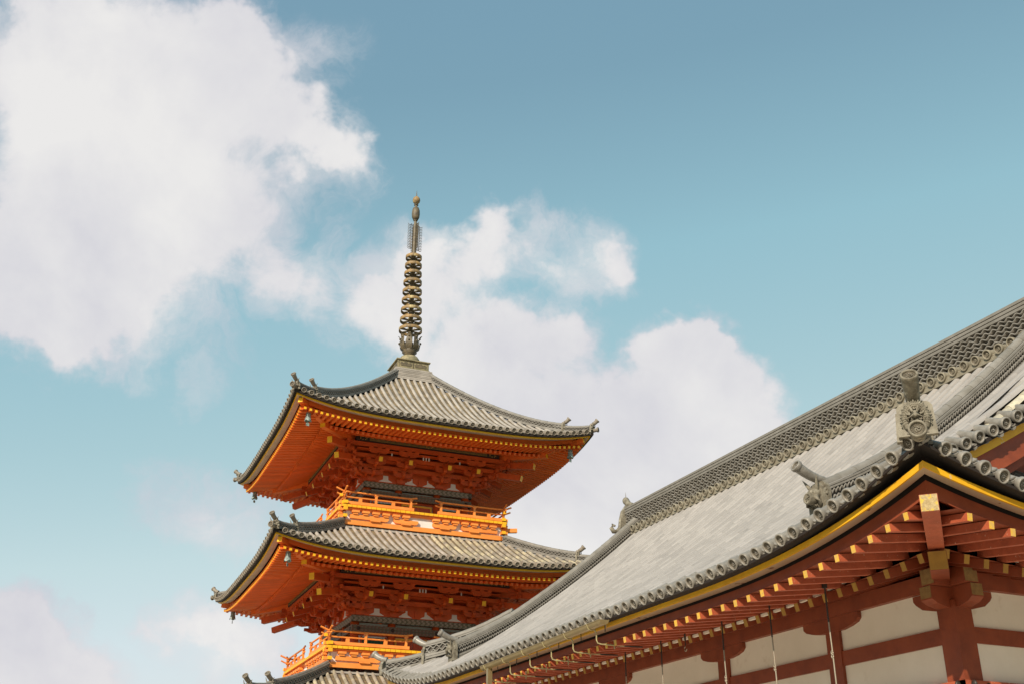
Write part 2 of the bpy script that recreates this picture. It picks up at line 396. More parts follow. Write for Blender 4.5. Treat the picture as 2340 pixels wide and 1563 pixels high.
# unseen wooded ring, added to block low sky light (low enough to stay under the photograph's lower edge)
h = mb('blocker_woods'); V = []; na = 96; rr = (75, 100, 140, 200, 320)
for i in range(na):
    a = 2*math.pi*i/na; dv = abs((a-HEAD+math.pi) % (2*math.pi)-math.pi); t = min(1, max(0, (dv-0.75)/0.6)); t = t*t*(3-2*t)
    for j, r in enumerate(rr):
        el = (0.07+0.22*t)*(0.85+0.25*math.sin(a*5+1)*math.sin(a*2.3))*(0, 0.55, 0.85, 1.0, 0.8)[j]
        V.append((r*math.sin(a), r*math.cos(a), -0.5+r*math.tan(el)+(random.uniform(-1, 1)*3 if j and t > 0.3 else 0)))
h.add(V, [(5*i+j, 5*i+j+1, 5*((i+1) % na)+j+1, 5*((i+1) % na)+j) for i in range(na) for j in range(4)])
h.build('sky_block_hills', kind='structure')

# ---------------------------------------------------------------- shared shapes
def disc_face(b, r, yf, detail=2):
    """round end tile, facing -y, face plane at y=yf, centre at origin; raised rim, bead ring and three commas"""
    n = 20 if detail > 1 else 14
    cur = b.cur; b.use('disc_recess'); b.lathe([(0, 0.0125), (r*0.70, 0.0125), (r*0.735, 0.0)], (0, yf, 0), (0, 1, 0), n); b.cur = cur
    b.lathe([(r*0.735, 0.0), (r*0.74, -0.012), (r*0.80, -0.02), (r*0.95, -0.02), (r, -0.012), (r, 0.03), (r*0.86, 0.05)], (0, yf, 0), (0, 1, 0), n)
    if detail > 0:
        k = 14 if detail > 1 else 8
        for i in range(k):
            a = 2*math.pi*i/k; c = (r*0.58*math.cos(a), yf+0.008, r*0.58*math.sin(a))
            b.ball(c, r*0.055, 5)
        for j in range(3):
            a0 = 2*math.pi*j/3+0.4; P = []; rr = []
            for q in range(7):
                t = q/6; a = a0+t*2.3; rad = r*(0.13+0.29*t**0.9)
                P.append((rad*math.cos(a), yf+0.006, rad*math.sin(a))); rr.append(r*(0.105*(1-t)+0.02))
            b.tube(P, rr, 5, True, True, up=(0, 1, 0))
def eave_tile_mesh(name, r, m, detail, pitch, length=0.34):
    b = mb(m)
    disc_face(b, r, 0.0, detail)
    b.tube([(0, 0.02, -0.0), (0, 0.09, 0.004), (0, length, 0.01)], [r*0.80, r*0.76, r*0.74], 10, False)
    # crescent front of the pan tile beside it
    c = pitch/2; P = []
    for q in range(7):
        t = -1+2*q/6; P.append((c+t*(pitch/2-r*0.55), 0.03, -r*0.10-0.42*r*(1-t*t)))
    V = []
    for p in P: V += [(p[0], p[1], p[2]), (p[0], p[1], p[2]-r*0.36), (p[0], p[1]+0.10, p[2]-r*0.36), (p[0], p[1]+0.22, p[2]+0.01)]
    F = []
    for q in range(6):
        i = q*4; F += [(i, i+4, i+5, i+1), (i+1, i+5, i+6, i+2), (i, i+3, i+7, i+4)]
    b.add(V, F, False)
    if detail > 1:
        for q in range(1, 6): b.ball((P[q][0], 0.028, P[q][2]-r*0.34), r*0.06, 5)
        V = []
        for p in P: V += [(p[0], 0.045, p[2]+r*0.38), (p[0], 0.045, p[2]+r*0.16), (p[0], 0.2, p[2]+r*0.16), (p[0], 0.2, p[2]+r*0.38)]
        b.add(V, [f for q in range(6) for f in ((q*4, q*4+4, q*4+5, q*4+1), (q*4+1, q*4+5, q*4+6, q*4+2), (q*4, q*4+3, q*4+7, q*4+4))])
    return b.mesh(name)

def tile_rows(b, bp, rows, surf, dmax, pitch, r, seg=0.30, d0=0.0, step=0.15, lap=0.014, dmin=None, shr=0.94):
    """half round cover tiles up every row, stepped pans between; side-local coordinates (s, -(a-d), z) via surf(s,d)->point"""
    for s in rows:
        de = dmax(s); st = d0 if dmin is None else max(d0, dmin(s))
        if de-st < 0.06: continue
        nseg = max(1, int(round((de-st)/seg))); ds = (de-st)/nseg
        for i in range(nseg):
            a, c = st+i*ds, st+(i+1)*ds+0.015; V = []
            jit = random.uniform(-0.003, 0.003)
            for dd, rr in ((a, r), (c, r*shr)):
                p = surf(s+jit, dd)
                for k in range(7):
                    an = math.pi*k/6; V.append((p[0]+rr*math.cos(an), p[1], p[2]+rr*math.sin(an)*1.05+0.012))
            b.add(V, [(k, k+1, 8+k, 7+k) for k in range(6)], True); b.add(V[:7], [(0, 1, 2, 3, 4, 5, 6)])
    for j in range(len(rows)-1):
        s0, s1 = rows[j], rows[j+1]; sm = (s0+s1)/2; de = min(dmax(s0), dmax(s1)) if pitch > 0 else 0
        de = max(de, dmax(sm)-0.1); st = d0 if dmin is None else max(d0, dmin(sm))
        if de-st < 0.05: continue
        nst = max(1, int(round((de-st)/step))); ds = (de-st)/nst
        for i in range(nst):
            a, c = st+i*ds, st+(i+1)*ds; V = []
            for dd, hh in ((a, lap), (c, 0.0)):
                for k in range(5):
                    t = k/4; s = s0+(s1-s0)*t; p = surf(s, dd); V.append((p[0], p[1], p[2]+hh-0.03*(1-(2*t-1)**2)))
            for k in range(5): V.append((V[k][0], V[k][1], V[k][2]-lap-0.012))
            bp.add(V, [(k, k+1, 6+k, 5+k) for k in range(4)]+[(10+k, 11+k, k+1, k) for k in range(4)])

def ridge(b, path, w, h, period, rows, capr, amp=0.32, core='tile_dark', body='ridge_tile', courses=2, lead=0.02, arcs=False):
    """tile ridge swept along a path: flat courses, a dark core faced with wavy tiles, flat courses, round cap"""
    P = np.array(path, float); seg = np.linalg.norm(np.diff(P, axis=0), axis=1); cum = np.concatenate([[0], np.cumsum(seg)]); L = cum[-1]
    def at(x): return np.array([np.interp(x, cum, P[:, k]) for k in range(3)])
    def strip(w_, z0, z1, x0=0.0, x1=None):
        x1 = L if x1 is None else x1; n = max(2, int((x1-x0)/0.35)); X = np.linspace(x0, x1, n+1); V = []
        for x in X:
            p = at(x); q = at(min(L, x+0.05))-at(max(0, x-0.05)); q[2] = 0; q /= np.linalg.norm(q); sd = np.array([-q[1], q[0], 0])
            V += [p+sd*w_/2+(0, 0, z0), p+sd*w_/2+(0, 0, z1), p-sd*w_/2+(0, 0, z1), p-sd*w_/2+(0, 0, z0)]
        F = [(4*i+k, 4*i+(k+1) % 4, 4*i+4+(k+1) % 4, 4*i+4+k) for i in range(n) for k in range(4)]+[(3, 2, 1, 0), (4*n, 4*n+1, 4*n+2, 4*n+3)]
        b.add(V, F)
    lo = h*0.20; hi = h*0.24; z = -0.05
    b.use(body)
    ch = (lo+0.05)/courses
    for i in range(courses): strip(w*(1.0-0.05*(i % 2)), z+ch*i, z+ch*(i+0.82)); 
    zt = h-hi
    ch = hi/courses
    for i in range(courses): strip(w*(0.96+0.06*i/courses), zt+ch*i, zt+ch*(i+0.78))
    b.use(core); strip(w*0.62, -0.05, h-0.01)
    b.use(body)
    rh = (zt-lo)/rows; nper = int(L/period); dx = period/10
    for sgn in (-1, 1):
        for rI in range(rows):
            zc = lo+rh*(rI+0.5); ph = (rI//2 % 2)*math.pi if rows > 2 else (rI % 2)*math.pi; npt = int(L/dx); V = []
            for i in range(npt+1):
                x = min(L, i*dx); p = at(x); q = at(min(L, x+0.05))-at(max(0, x-0.05)); q[2] = 0; q /= np.linalg.norm(q); sd = np.array([-q[1], q[0], 0])*sgn
                wv = math.sin(2*math.pi*x/period+(0 if arcs else ph)); wv = (abs(wv)*2-1) if arcs else wv
                zz = zc+wv*rh*amp; t = rh*0.16
                V += [p+sd*w*0.30+(0, 0, zz+t), p+sd*w*0.46+(0, 0, zz+t), p+sd*w*0.46+(0, 0, zz-t), p+sd*w*0.30+(0, 0, zz-t)]
            F = [(4*i+k, 4*i+k+1, 4*i+5+k, 4*i+4+k) for i in range(npt) for k in range(3)]
            b.add(V, F, True)
    if capr:
        n = max(2, int(L/0.33))
        for i in range(n):
            x0, x1 = L*i/n, L*(i+1)/n+0.01; p0, p1 = at(x0), at(min(L, x1))
            b.tube([p0+(0, 0, h), p1+(0, 0, h)], [capr, capr*0.93], 8, True, True, arc=(0, math.pi))

def horn_tube(b, p, fwd, length, r, rise=0.5, face=True, detail=2):
    """upturned round tile over a ridge end (fwd horizontal unit vector)"""
    fwd = np.array(fwd, float); P = []; N_ = 9
    for i in range(N_+1):
        t = i/N_; P.append(np.array(p)+fwd*(length*(t-0.15))+np.array((0, 0, rise*length*max(0, t)**1.8)))
    b.tube(P, [r*(0.8+0.2*i/N_) for i in range(N_+1)], 14, True)
    d = P[-1]-P[-2]; d /= np.linalg.norm(d)
    return P[-1], d

def oriented_disc(b, c, d, r, detail=2):
    """disc_face turned to look along d"""
    b.use('disc_recess') if False else None
    t = MB(); t.names = list(b.names); t.cur = b.cur; disc_face(t, r, -0.02, detail)
    d = np.array(d, float); d /= np.linalg.norm(d); y = -d; x = np.cross(y, (0, 0, 1)); x /= np.linalg.norm(x); z = np.cross(x, y)
    V = np.array(t.v)@np.array([x, y, z])+np.array(c); b0 = len(b.v)
    t.v = V.tolist(); merge(b, t)

# ================================================================ pagoda
class Series:
    """one kind of repeated part: the 100 nearest as objects, the rest of the thing's as one stuff part"""
    def __init__(s, name, root): s.name = name; s.root = root; s.it = []
    def put(s, score, parent, data, M4=None): s.it.append((score, len(s.it), parent, data, M4))
    def done(s, cap=100):
        s.it.sort(key=lambda q: (q[0], q[1])); rest = MB()
        for i, (sc, _, par, data, M4) in enumerate(s.it):
            if i < cap:
                if M4 is not None: inst(s.name, data, par, M4)
                else: data.build(s.name, par)
            elif M4 is not None:
                nv = len(data.vertices); co = np.empty(nv*3); data.vertices.foreach_get('co', co)
                A = np.array(M4); co = co.reshape(-1, 3)@A[:3, :3].T+A[:3, 3]
                t = MB(); t.names = [m.name for m in data.materials]; t.v = co.tolist(); t.f = [tuple(p.vertices) for p in data.polygons]
                t.m = [p.material_index for p in data.polygons]; t.smooth = [p.use_smooth for p in data.polygons]; merge(rest, t)
            else: merge(rest, data)
        if rest.v: rest.build(s.name, s.root, kind='stuff')

def sweep(b, A, H, a0, a1, z0, z1, lift, n=44, z0i=None, z1i=None, lk=1.0):
    """board running along one eave, mitred at the corners; a0 outer, a1 inner distance from the middle (A = eave distance, H = half length)"""
    V = []
    z0i = z0 if z0i is None else z0i; z1i = z1 if z1i is None else z1i
    for i in range(n+1):
        t = -1+2*i/n; t = math.copysign(1-(1-abs(t))**1.15, t) if abs(t) > 0 else 0.0
        for a, za, zb in ((a0, z0, z1), (a1, z0i, z1i)):
            hs = H-(A-a); s = t*hs; l = lift(t*H)*lk
            V += [(s, -a, za+l), (s, -a, zb+l)]
    F = []
    for i in range(n):
        j = 4*i; F += [(j, j+4, j+5, j+1), (j+2, j+3, j+7, j+6), (j, j+2, j+6, j+4), (j+1, j+5, j+7, j+3)]
    F += [(0, 1, 3, 2), (4*n, 4*n+2, 4*n+3, 4*n+1)]
    b.add(V, F)

PC = (14.222, 43.746); PYAW = R_(-1.5758)
pag = empty('pagoda', (PC[0], PC[1], 0), PYAW, 'three-storey vermilion pagoda with grey tiled roofs and a tall ringed bronze spire', 'pagoda')
DZ = (0.0, -5.38, -10.9); AA = (6.15, 6.50, 6.92); BODY = (2.30, 2.50, 2.75); BALC = (3.30, 3.57, 3.85)
P_eave = eave_tile_mesh('pagoda_eave_tile', 0.100, 'tile_end', 1, 0.29)
s_tile = Series('eave_tile', pag); s_fly = Series('rafter', pag); s_base = Series('base_rafter', pag)
DIST = {0: 0, 3: 0, 1: 3000, 2: 3000}

def pagoda_storey(lv):
    dz = DZ[lv]; A = AA[lv]; da = A-6.15; B = BODY[lv]
    lift = lambda s: 0.50*min(1.05, abs(s)/A)**3.5
    D = A-0.80 if lv == 0 else A-BALC[lv-1]-0.02
    c2 = 0.0575 if lv == 0 else 0.030
    zb = 16.68+dz-(0.02 if lv else 0)
    def surf(s, d): return (s, -(A-d), zb+0.42*d+c2*d*d+lift(s)*max(0, 1-d/5.4)**1.4)
    field = MB(); pans = MB(); field.use('roof_tile_old' if lv else 'roof_tile'); pans.use('roof_pan')
    rows = [(-A+0.33)+0.2894*i for i in range(int((2*A-0.6)/0.2894)+1)]; sh = -(rows[0]+rows[-1])/2; rows = [r+sh for r in rows]
    for k in range(4):
        f = mb('roof_tile_old' if lv else 'roof_tile', R=Rz(k)); p = mb('roof_pan', R=Rz(k))
        dm = lambda s: min(D, A-abs(s)-0.05)
        if lv == 1 and k == 0:      # old lichened tiles on the right half of this slope
            f1 = mb('roof_tile', R=Rz(k)); tile_rows(f1, p, [r for r in rows if r < 0.4], surf, dm, 0.29, 0.072, d0=0.10); merge(f, f1)
            tile_rows(f, p, [r for r in rows if r > 0.1], surf, dm, 0.29, 0.080, d0=0.10)
        else: tile_rows(f, p, rows, surf, dm, 0.29, 0.072, d0=0.10)
        # board under the tiles
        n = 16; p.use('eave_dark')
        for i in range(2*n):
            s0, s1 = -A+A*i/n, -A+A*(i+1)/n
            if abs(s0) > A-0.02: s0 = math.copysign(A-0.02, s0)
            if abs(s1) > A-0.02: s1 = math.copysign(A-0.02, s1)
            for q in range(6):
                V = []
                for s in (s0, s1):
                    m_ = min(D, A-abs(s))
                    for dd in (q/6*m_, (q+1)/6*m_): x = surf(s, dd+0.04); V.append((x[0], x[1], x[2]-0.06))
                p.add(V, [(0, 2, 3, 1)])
        merge(field, f); merge(field, p)
    roof = field.build('roof', pag)
    sl = math.atan(0.42)
    for k in range(4):
        for s in rows:
            x = surf(s, 0)
            M4 = frame(Rz(k), (1, 0, 0), (0, math.cos(sl), math.sin(sl)), (0, -math.sin(sl), math.cos(sl)), (x[0], x[1]-0.02, x[2]+0.03))
            s_tile.put(DIST[k]+(0 if k == 0 else 60)+(500 if lv == 2 else 0)+abs(s+7)*(1 if k == 3 else 0), roof, P_eave, jitter(M4))
    # eave boards
    for nm, m, args in (('eave_underboard', 'eave_dark', (A-0.03, A-0.3, 16.565, 16.66)),
                        ('eave_fascia', 'yellow_paint', (A-0.135, A-0.165, 16.495, 16.56)),
                        ('eave_fascia', 'cream_board', (A-0.168, A-0.38, 16.498, 16.60)),
                        ('eave_beam', 'rafter_shade_red', (A-0.56, A-0.70, 16.345, 16.60))):
        b = MB()
        for k in range(4):
            q = mb(m, R=Rz(k)); sweep(q, A, A, args[0], args[1], args[2]+dz, args[3]+dz, lift, lk=0.96, z0i=(args[2]+dz+0.03 if False else None)); merge(b, q)
        b.build(nm, roof if nm == 'eave_underboard' else pag)
    # rafters, two tiers, over boards
    soff = MB(); kio = MB()
    a_f0, a_f1 = A-0.38, A-1.52; nr = int(round(2*(a_f0-0.10)/0.212)); pitch = 2*(a_f0-0.16)/nr
    zf = lambda a, s: 16.28+dz+0.13*(a_f0-a)+0.84*lift(s)
    zr = lambda a, s: 16.29+dz+0.30*(a_f1-a)+0.70*lift(s)
    for k in range(4):
        R = Rz(k); q = mb('rafter_shade_red', R=R)
        for i in range(nr+1):
            s = -a_f0+0.16+i*pitch
            sc = DIST[k]+(0 if k == 0 else 80)+lv*20+(500 if lv == 2 else 0)
            ai = max(a_f1-0.06, abs(s)+0.06)
            if a_f0-ai > 0.05:
                b = mb('rafter_shade_red', R=R); b.names.append('yellow_paint')
                p0 = np.array((s, -a_f0, zf(a_f0, s))); p1 = np.array((s, -ai, zf(ai, s)))
                b.beam(p1, p0, 0.098, 0.105); d = (p0-p1)/np.linalg.norm(p0-p1)
                b.use('yellow_paint'); b.beam(p0, p0+d*0.006, 0.092, 0.098)
                s_fly.put(sc, roof, b)
            ai2 = max(B-0.05, abs(s)+0.06)
            if a_f1-ai2 > 0.05:
                b = mb('rafter_shade_red', R=R); p0 = np.array((s, -a_f1, zr(a_f1, s))); p1 = np.array((s, -ai2, zr(ai2, s)))
                b.beam(p1, p0, 0.100, 0.110); d = (p0-p1)/np.linalg.norm(p0-p1)
                
                s_base.put(sc, roof, b)
            # boards above the rafters
            for fn, a0, a1 in ((zf, a_f0+0.04, a_f1-0.02), (zr, a_f1-0.02, B-0.1)):
                V = []
                for ss in (s-pitch/2, s+pitch/2):
                    i0 = max(a1, min(a0, abs(ss)))
                    V += [(ss, -a0, fn(a0, ss)+0.055), (ss, -i0, fn(i0, ss)+0.055)]
                q.add(V, [(0, 1, 3, 2)])
        merge(soff, q)
        kq = mb('rafter_shade_red', R=R); sweep(kq, A, A, a_f1+0.05, a_f1-0.09, 16.385+dz, 16.47+dz, lift, lk=0.75); merge(kio, kq)
    soff.build('soffit', roof); kio.build('eave_beam', pag)
    # hip rafters
    for sx, sy in ((-1, -1), (1, -1), (1, 1), (-1, 1)):
        b = mb('rafter_shade_red'); b.names += ['yellow_paint', 'tile_dark']
        L1 = lift(A)
        e0 = np.array((sx*(a_f0+0.05), sy*(a_f0+0.05), 16.42+dz+0.86*L1)); e1 = np.array((sx*(a_f1-0.55), sy*(a_f1-0.55), 16.36+dz+0.3*L1))
        mid = np.array((sx*(a_f1+0.15), sy*(a_f1+0.15), 16.33+dz+0.52*L1))
        b.beam(mid, e0, 0.20, 0.20); b.beam(e1, mid, 0.20, 0.20)
        dd = (e0-mid)/np.linalg.norm(e0-mid); b.use('yellow_paint'); b.beam(e0, e0+dd*0.008, 0.19, 0.19)
        b.use('tile_dark'); b.beam(e0-dd*0.12+(0, 0, 0.115), e0+dd*0.05+(0, 0, 0.115), 0.26, 0.03)
        b.build('hip_rafter', roof)
        b = mb('rafter_shade_red'); b.names += ['yellow_paint']
        e0 = np.array((sx*(a_f1+0.05), sy*(a_f1+0.05), 16.20+dz+0.5*L1)); e1 = np.array((sx*(B-0.1), sy*(B-0.1), 16.62+dz))
        b.beam(e1, e0, 0.24, 0.26); dd = (e0-e1)/np.linalg.norm(e0-e1); b.use('yellow_paint'); b.beam(e0, e0+dd*0.008, 0.22, 0.24)
        b.build('hip_rafter', roof)
    # hip ridges with their end ornaments
    for sx, sy in ((-1, -1), (1, -1), (1, 1), (-1, 1)):
        def pt(d, h=0.0):
            a = A-d; return np.array((sx*a, sy*a, surf(a, d)[2]+h))
        out = np.array((sx, sy, 0))/math.sqrt(2)
        d_in = 0.98; d_top = D
        b = MB(); b.use('ridge_tile')
        ridge(b, [pt(d, 0.03) for d in np.linspace(0.14, d_in+0.25, 6)], 0.25, 0.20, 0.16, 2, 0.075)
        ridge(b, [pt(d, 0.05) for d in np.linspace(d_in, d_top, 14)], 0.26, 0.27, 0.16, 2, 0.08)
        hr = b.build('hip_ridge', roof)
        for dpos, hh, w_ in ((0.10, 0.20, 0.36), (d_in-0.02, 0.28, 0.34)):
            b = mb('stone_ornament'); p = pt(dpos); sd = np.array((-out[1], out[0], 0))
            b.prism([(-w_/2, -0.05), (w_/2, -0.05), (w_*0.42, hh), (w_*0.2, hh+0.10), (-w_*0.2, hh+0.10), (-w_*0.42, hh)], p-out*0.02, sd, (0, 0, 1), out, 0.07)
            for j in range(16):
                an = random.uniform(0, math.pi); rr = w_*random.uniform(0.25, 0.52)
                q = p+out*(0.06+random.uniform(0, 0.04))+sd*rr*math.cos(an)+np.array((0, 0, 0.05+(hh)*0.9*math.sin(an)))
                b.ball(q, random.uniform(0.03, 0.055), 6)
            for sg in (-1, 1): b.tube([p+out*0.08+sd*sg*0.07+(0, 0, hh*0.8), p+out*0.13+sd*sg*0.12+(0, 0, hh+0.05), p+out*0.12+sd*sg*0.17+(0, 0, hh+0.16)], [0.03, 0.022, 0.006], 6)
            b.ball(p+out*0.12+(0, 0, hh*0.4), 0.075, 8)
            b.build('ridge_ornament', roof)
            b = mb('tile_end'); e, d = horn_tube(b, p+out*0.02+(0, 0, hh+0.10), out, 0.29, 0.085, rise=0.52)
            oriented_disc(b, e+d*0.01, d, 0.102, 0); b.build('ridge_horn', roof)
        b = mb('tile_end'); p = pt(-0.02, 0.04); b.tube([p-out*0.1, p+out*0.10+(0, 0, 0.03)], [0.07, 0.075], 10); oriented_disc(b, p+out*0.11+(0, 0, 0.03), out, 0.108, 1)
        b.build('corner_tile', roof)
    # flashing course where a slope meets the storey above
    if lv:
        b = MB()
        for k in range(4):
            q = mb('roof_tile', R=Rz(k)); a = BALC[lv-1]+0.04; q.bx(-a, a, -a-0.06, -a+0.06, surf(0, D)[2]-0.02, surf(0, D)[2]+0.05); merge(b, q)
        b.build('flashing', roof)

    # ---------------- bracket sets
    z = lambda v: v+dz
    sc = B/2.30; PV = [0.82*sc, 2.06*sc]; k3 = 3.40+da
    st = [B+0.0, B+0.37, B+0.74, k3]
    dark = MB(); wall = MB(); purl = MB()
    for k in range(4):
        R = Rz(k)
        q = mb('lacquer_dark', R=R); q.bx(-(k3-0.36), k3-0.36, -k3-0.09, -k3+0.09, z(16.44), z(16.66))
        q.use('gold_line')
        for zz in (16.49, 16.535, 16.58): q.bx(-(k3-0.9), k3-0.9, -k3-0.095, -k3-0.088, z(zz), z(zz+0.012))
        for c in (-(k3-0.65), 0, k3-0.65):
            for j in range(7):
                an = j*0.9; q.ball((c+0.13*math.cos(an), -k3-0.09, z(16.55)+0.06*math.sin(an)), 0.022, 5)
        merge(dark, q)
        q = mb('bracket_shade_red', R=R)
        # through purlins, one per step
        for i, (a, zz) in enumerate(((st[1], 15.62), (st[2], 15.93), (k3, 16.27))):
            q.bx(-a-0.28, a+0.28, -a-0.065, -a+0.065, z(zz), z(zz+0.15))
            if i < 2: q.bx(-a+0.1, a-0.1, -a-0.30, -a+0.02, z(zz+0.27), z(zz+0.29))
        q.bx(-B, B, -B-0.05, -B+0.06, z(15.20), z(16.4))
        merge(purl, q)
        q = mb('plaster', R=R); q.use('plaster')
        # plaster showing between the bracket arms
        for c in (-1.45*sc, -0.42*sc, 0.42*sc, 1.45*sc):
            q = mb('plaster', R=R); q.prism([(-0.3, 0), (0.3, 0), (0.11, 0.10), (0.10, 0.26), (-0.10, 0.26), (-0.11, 0.10)], (c, -B-0.053, z(15.22)), (1, 0, 0), (0, 0, 1), (0, -1, 0), 0.012); q.build('plaster_infill', pag)
        for c, h_ in ((-0.12, 0.16), (0, 0.16), (0.12, 0.16), (-1.45*sc, 0.12), (1.45*sc, 0.12)):
            q = mb('plaster', R=R); q.box((c, -st[2]-0.075, z(16.15)), (0.055, 0.012, h_)); q.build('plaster_infill', pag)
        q = mb('bracket_shade_red', R=R); q.box((0, -B-0.07, z(15.34)), (0.12, 0.05, 0.28)); q.build('strut', pag)
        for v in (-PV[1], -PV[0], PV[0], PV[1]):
            b = mb('bracket_shade_red', R=R)
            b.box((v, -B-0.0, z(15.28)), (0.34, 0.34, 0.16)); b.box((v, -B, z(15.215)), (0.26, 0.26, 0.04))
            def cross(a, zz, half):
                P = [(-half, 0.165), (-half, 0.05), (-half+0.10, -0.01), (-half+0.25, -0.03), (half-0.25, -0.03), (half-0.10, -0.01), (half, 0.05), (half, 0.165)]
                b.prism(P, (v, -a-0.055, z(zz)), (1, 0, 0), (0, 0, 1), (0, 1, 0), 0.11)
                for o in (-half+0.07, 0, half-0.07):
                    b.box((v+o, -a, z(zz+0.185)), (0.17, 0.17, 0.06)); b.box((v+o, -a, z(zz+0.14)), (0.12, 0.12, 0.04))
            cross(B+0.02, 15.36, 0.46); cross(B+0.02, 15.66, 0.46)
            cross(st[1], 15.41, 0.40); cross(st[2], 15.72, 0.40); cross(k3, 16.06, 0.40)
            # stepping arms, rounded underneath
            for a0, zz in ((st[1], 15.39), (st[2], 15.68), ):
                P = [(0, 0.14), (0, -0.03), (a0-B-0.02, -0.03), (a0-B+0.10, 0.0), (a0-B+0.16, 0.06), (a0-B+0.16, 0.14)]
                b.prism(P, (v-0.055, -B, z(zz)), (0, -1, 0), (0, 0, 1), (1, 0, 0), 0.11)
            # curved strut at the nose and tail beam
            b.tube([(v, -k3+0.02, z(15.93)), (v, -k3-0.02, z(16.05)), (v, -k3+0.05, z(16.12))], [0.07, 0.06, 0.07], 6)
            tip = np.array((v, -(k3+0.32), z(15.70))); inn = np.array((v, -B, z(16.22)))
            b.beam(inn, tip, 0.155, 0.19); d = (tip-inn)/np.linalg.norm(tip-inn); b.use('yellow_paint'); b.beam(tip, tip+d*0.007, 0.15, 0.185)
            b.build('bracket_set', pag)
    for sx, sy in ((-1, -1), (1, -1), (1, 1), (-1, 1)):
        b = mb('bracket_shade_red'); b.names.append('yellow_paint'); o = np.array((sx, sy, 0))
        for e, i_, w_, h_ in (((4.28+da, 16.02), (B, 16.42), 0.22, 0.25), ((3.88+da, 15.58), (B, 16.12), 0.20, 0.23)):
            tip = o*e[0]+(0, 0, z(e[1])); inn = o*i_[0]+(0, 0, z(i_[1])); b.use('bracket_shade_red'); b.beam(inn, tip, w_, h_)
            d = (tip-inn)/np.linalg.norm(tip-inn); b.use('yellow_paint'); b.beam(tip, tip+d*0.008, w_*0.97, h_*0.97)
        b.use('bracket_shade_red')
        for a0, zz in ((st[1]+0.05, 15.39), (st[2]+0.05, 15.70)):
            dg = o/math.sqrt(2); sd = np.array((-dg[1], dg[0], 0)); Lh = (a0-B)*1.414
            P = [(0, 0.14), (0, -0.05), (Lh-0.05, -0.05), (Lh+0.12, 0.02), (Lh+0.2, 0.08), (Lh+0.2, 0.14)]
            b.prism(P, o*B+(0, 0, z(zz))-sd*0.07, dg, (0, 0, 1), sd, 0.14)
        for a, zz in ((st[1], 15.58), (st[2], 15.88), (k3, 16.2)):
            b.box(o*a+(0, 0, z(zz)), (0.22, 0.22, 0.1))
            for ax in (0, 1):
                q = np.array(o*a, float); q[ax] += o[ax]*0.0
                h = [0.11, 0.11]; h[ax] = 0.62; c = np.array(o*a, float); c[1-ax] += 0; b.box(c+(0, 0, z(zz-0.11)), (h[0], h[1], 0.12))
        b.tube([o*k3+(0, 0, z(15.9)), o*(k3+0.03)+(0, 0, z(16.1)), o*k3+(0, 0, z(16.3))], [0.08, 0.06, 0.08], 6)
        b.build('bracket_set', pag)
    dark.build('painted_purlin', pag); purl.build('bracket_beam', pag); 

    # ---------------- body
    top = 15.20; ped = -1.0
    bl = MB(); b2 = MB(); wl = MB(); dr = MB()
    zf0 = z(13.80) if lv < 2 else 0.0
    for k in range(4):
        R = Rz(k)
        q = mb('painted_band', R=R); q.bx(-B, B-0.001*k, -B, -B+0.14, z(14.97), z(15.195)); merge(bl, q)
        a = B-0.17
        q = mb('painted_beam', R=R); q.bx(-a-0.15, a+0.15-0.001*k, -a-0.165, -a+0.10, z(14.58), z(14.84))
        q.use('lacquer_dark')
        for v in (-PV[1], -PV[0], PV[0], PV[1]): q.lathe([(0, 0), (0.07, 0), (0.075, 0.02)], (v, -a-0.185, z(14.71)), (0, 1, 0), 6)
        merge(b2, q)
        q = mb('plaster', R=R); q.bx(-a+0.02, a-0.02, -a+0.10, -a+0.14, zf0, z(14.97))
        q.use('bracket_shade_red'); q.bx(-a, a, -a+0.03, -a+0.1, z(14.50), z(14.575)); q.bx(-a, a, -a+0.0, -a+0.1, zf0, zf0+0.16)
        merge(wl, q)
        dq = empty('door', (0, 0, 0)); dq.parent = pag; q = mb('yellow_paint', R=R); w_ = PV[0]-0.17
        h1 = z(14.47); 
        q.bx(-w_, -w_+0.07, -a+0.04, -a+0.09, zf0+0.16, h1); q.bx(w_-0.07, w_, -a+0.04, -a+0.09, zf0+0.16, h1); q.bx(-w_+0.07, w_-0.07, -a+0.04, -a+0.09, h1-0.07, h1); q.build('door_frame', dq)
        for x0, x1 in ((-w_+0.07, -0.01), (0.01, w_-0.07)): q = mb('bracket_shade_red', R=R); q.bx(x0, x1, -a+0.065, -a+0.095, zf0+0.16, h1-0.07); q.build('door_panel', dq)
        for sg in (-1, 1):
            c = sg*(PV[0]+PV[1])/2; hw = (PV[1]-PV[0])/2-0.22
            q = mb('window_green', R=R); q.bx(c-hw, c+hw, -a+0.07, -a+0.095, zf0+0.2, h1-0.05)
            for j in range(7): x = c-hw+(j+0.5)*2*hw/7; q.bx(x-0.018, x+0.018, -a+0.045, -a+0.072, zf0+0.2, h1-0.05)
            q.use('bracket_shade_red'); q.bx(c-hw-0.06, c-hw, -a+0.04, -a+0.09, zf0+0.16, h1); q.bx(c+hw, c+hw+0.06, -a+0.04, -a+0.09, zf0+0.16, h1)
            q.build('window', pag)
        for v in (-PV[0], PV[0]):
            q = mb('bracket_shade_red', R=R); q.lathe([(0.15, zf0), (0.15, z(14.975)), (0, z(14.975))], (v, -a, 0), (0, 0, 1), 14); q.build('pillar', pag)
        q = mb('bracket_shade_red', R=R); q.lathe([(0.165, zf0), (0.165, z(14.975)), (0, z(14.975))], (PV[1], -a+0.01, 0), (0, 0, 1), 14); q.build('pillar', pag)
    bl.build('painted_plate', pag); b2.build('painted_tie_beam', pag); wl.build('wall', pag)

    # ---------------- balcony
    if lv == 2: return
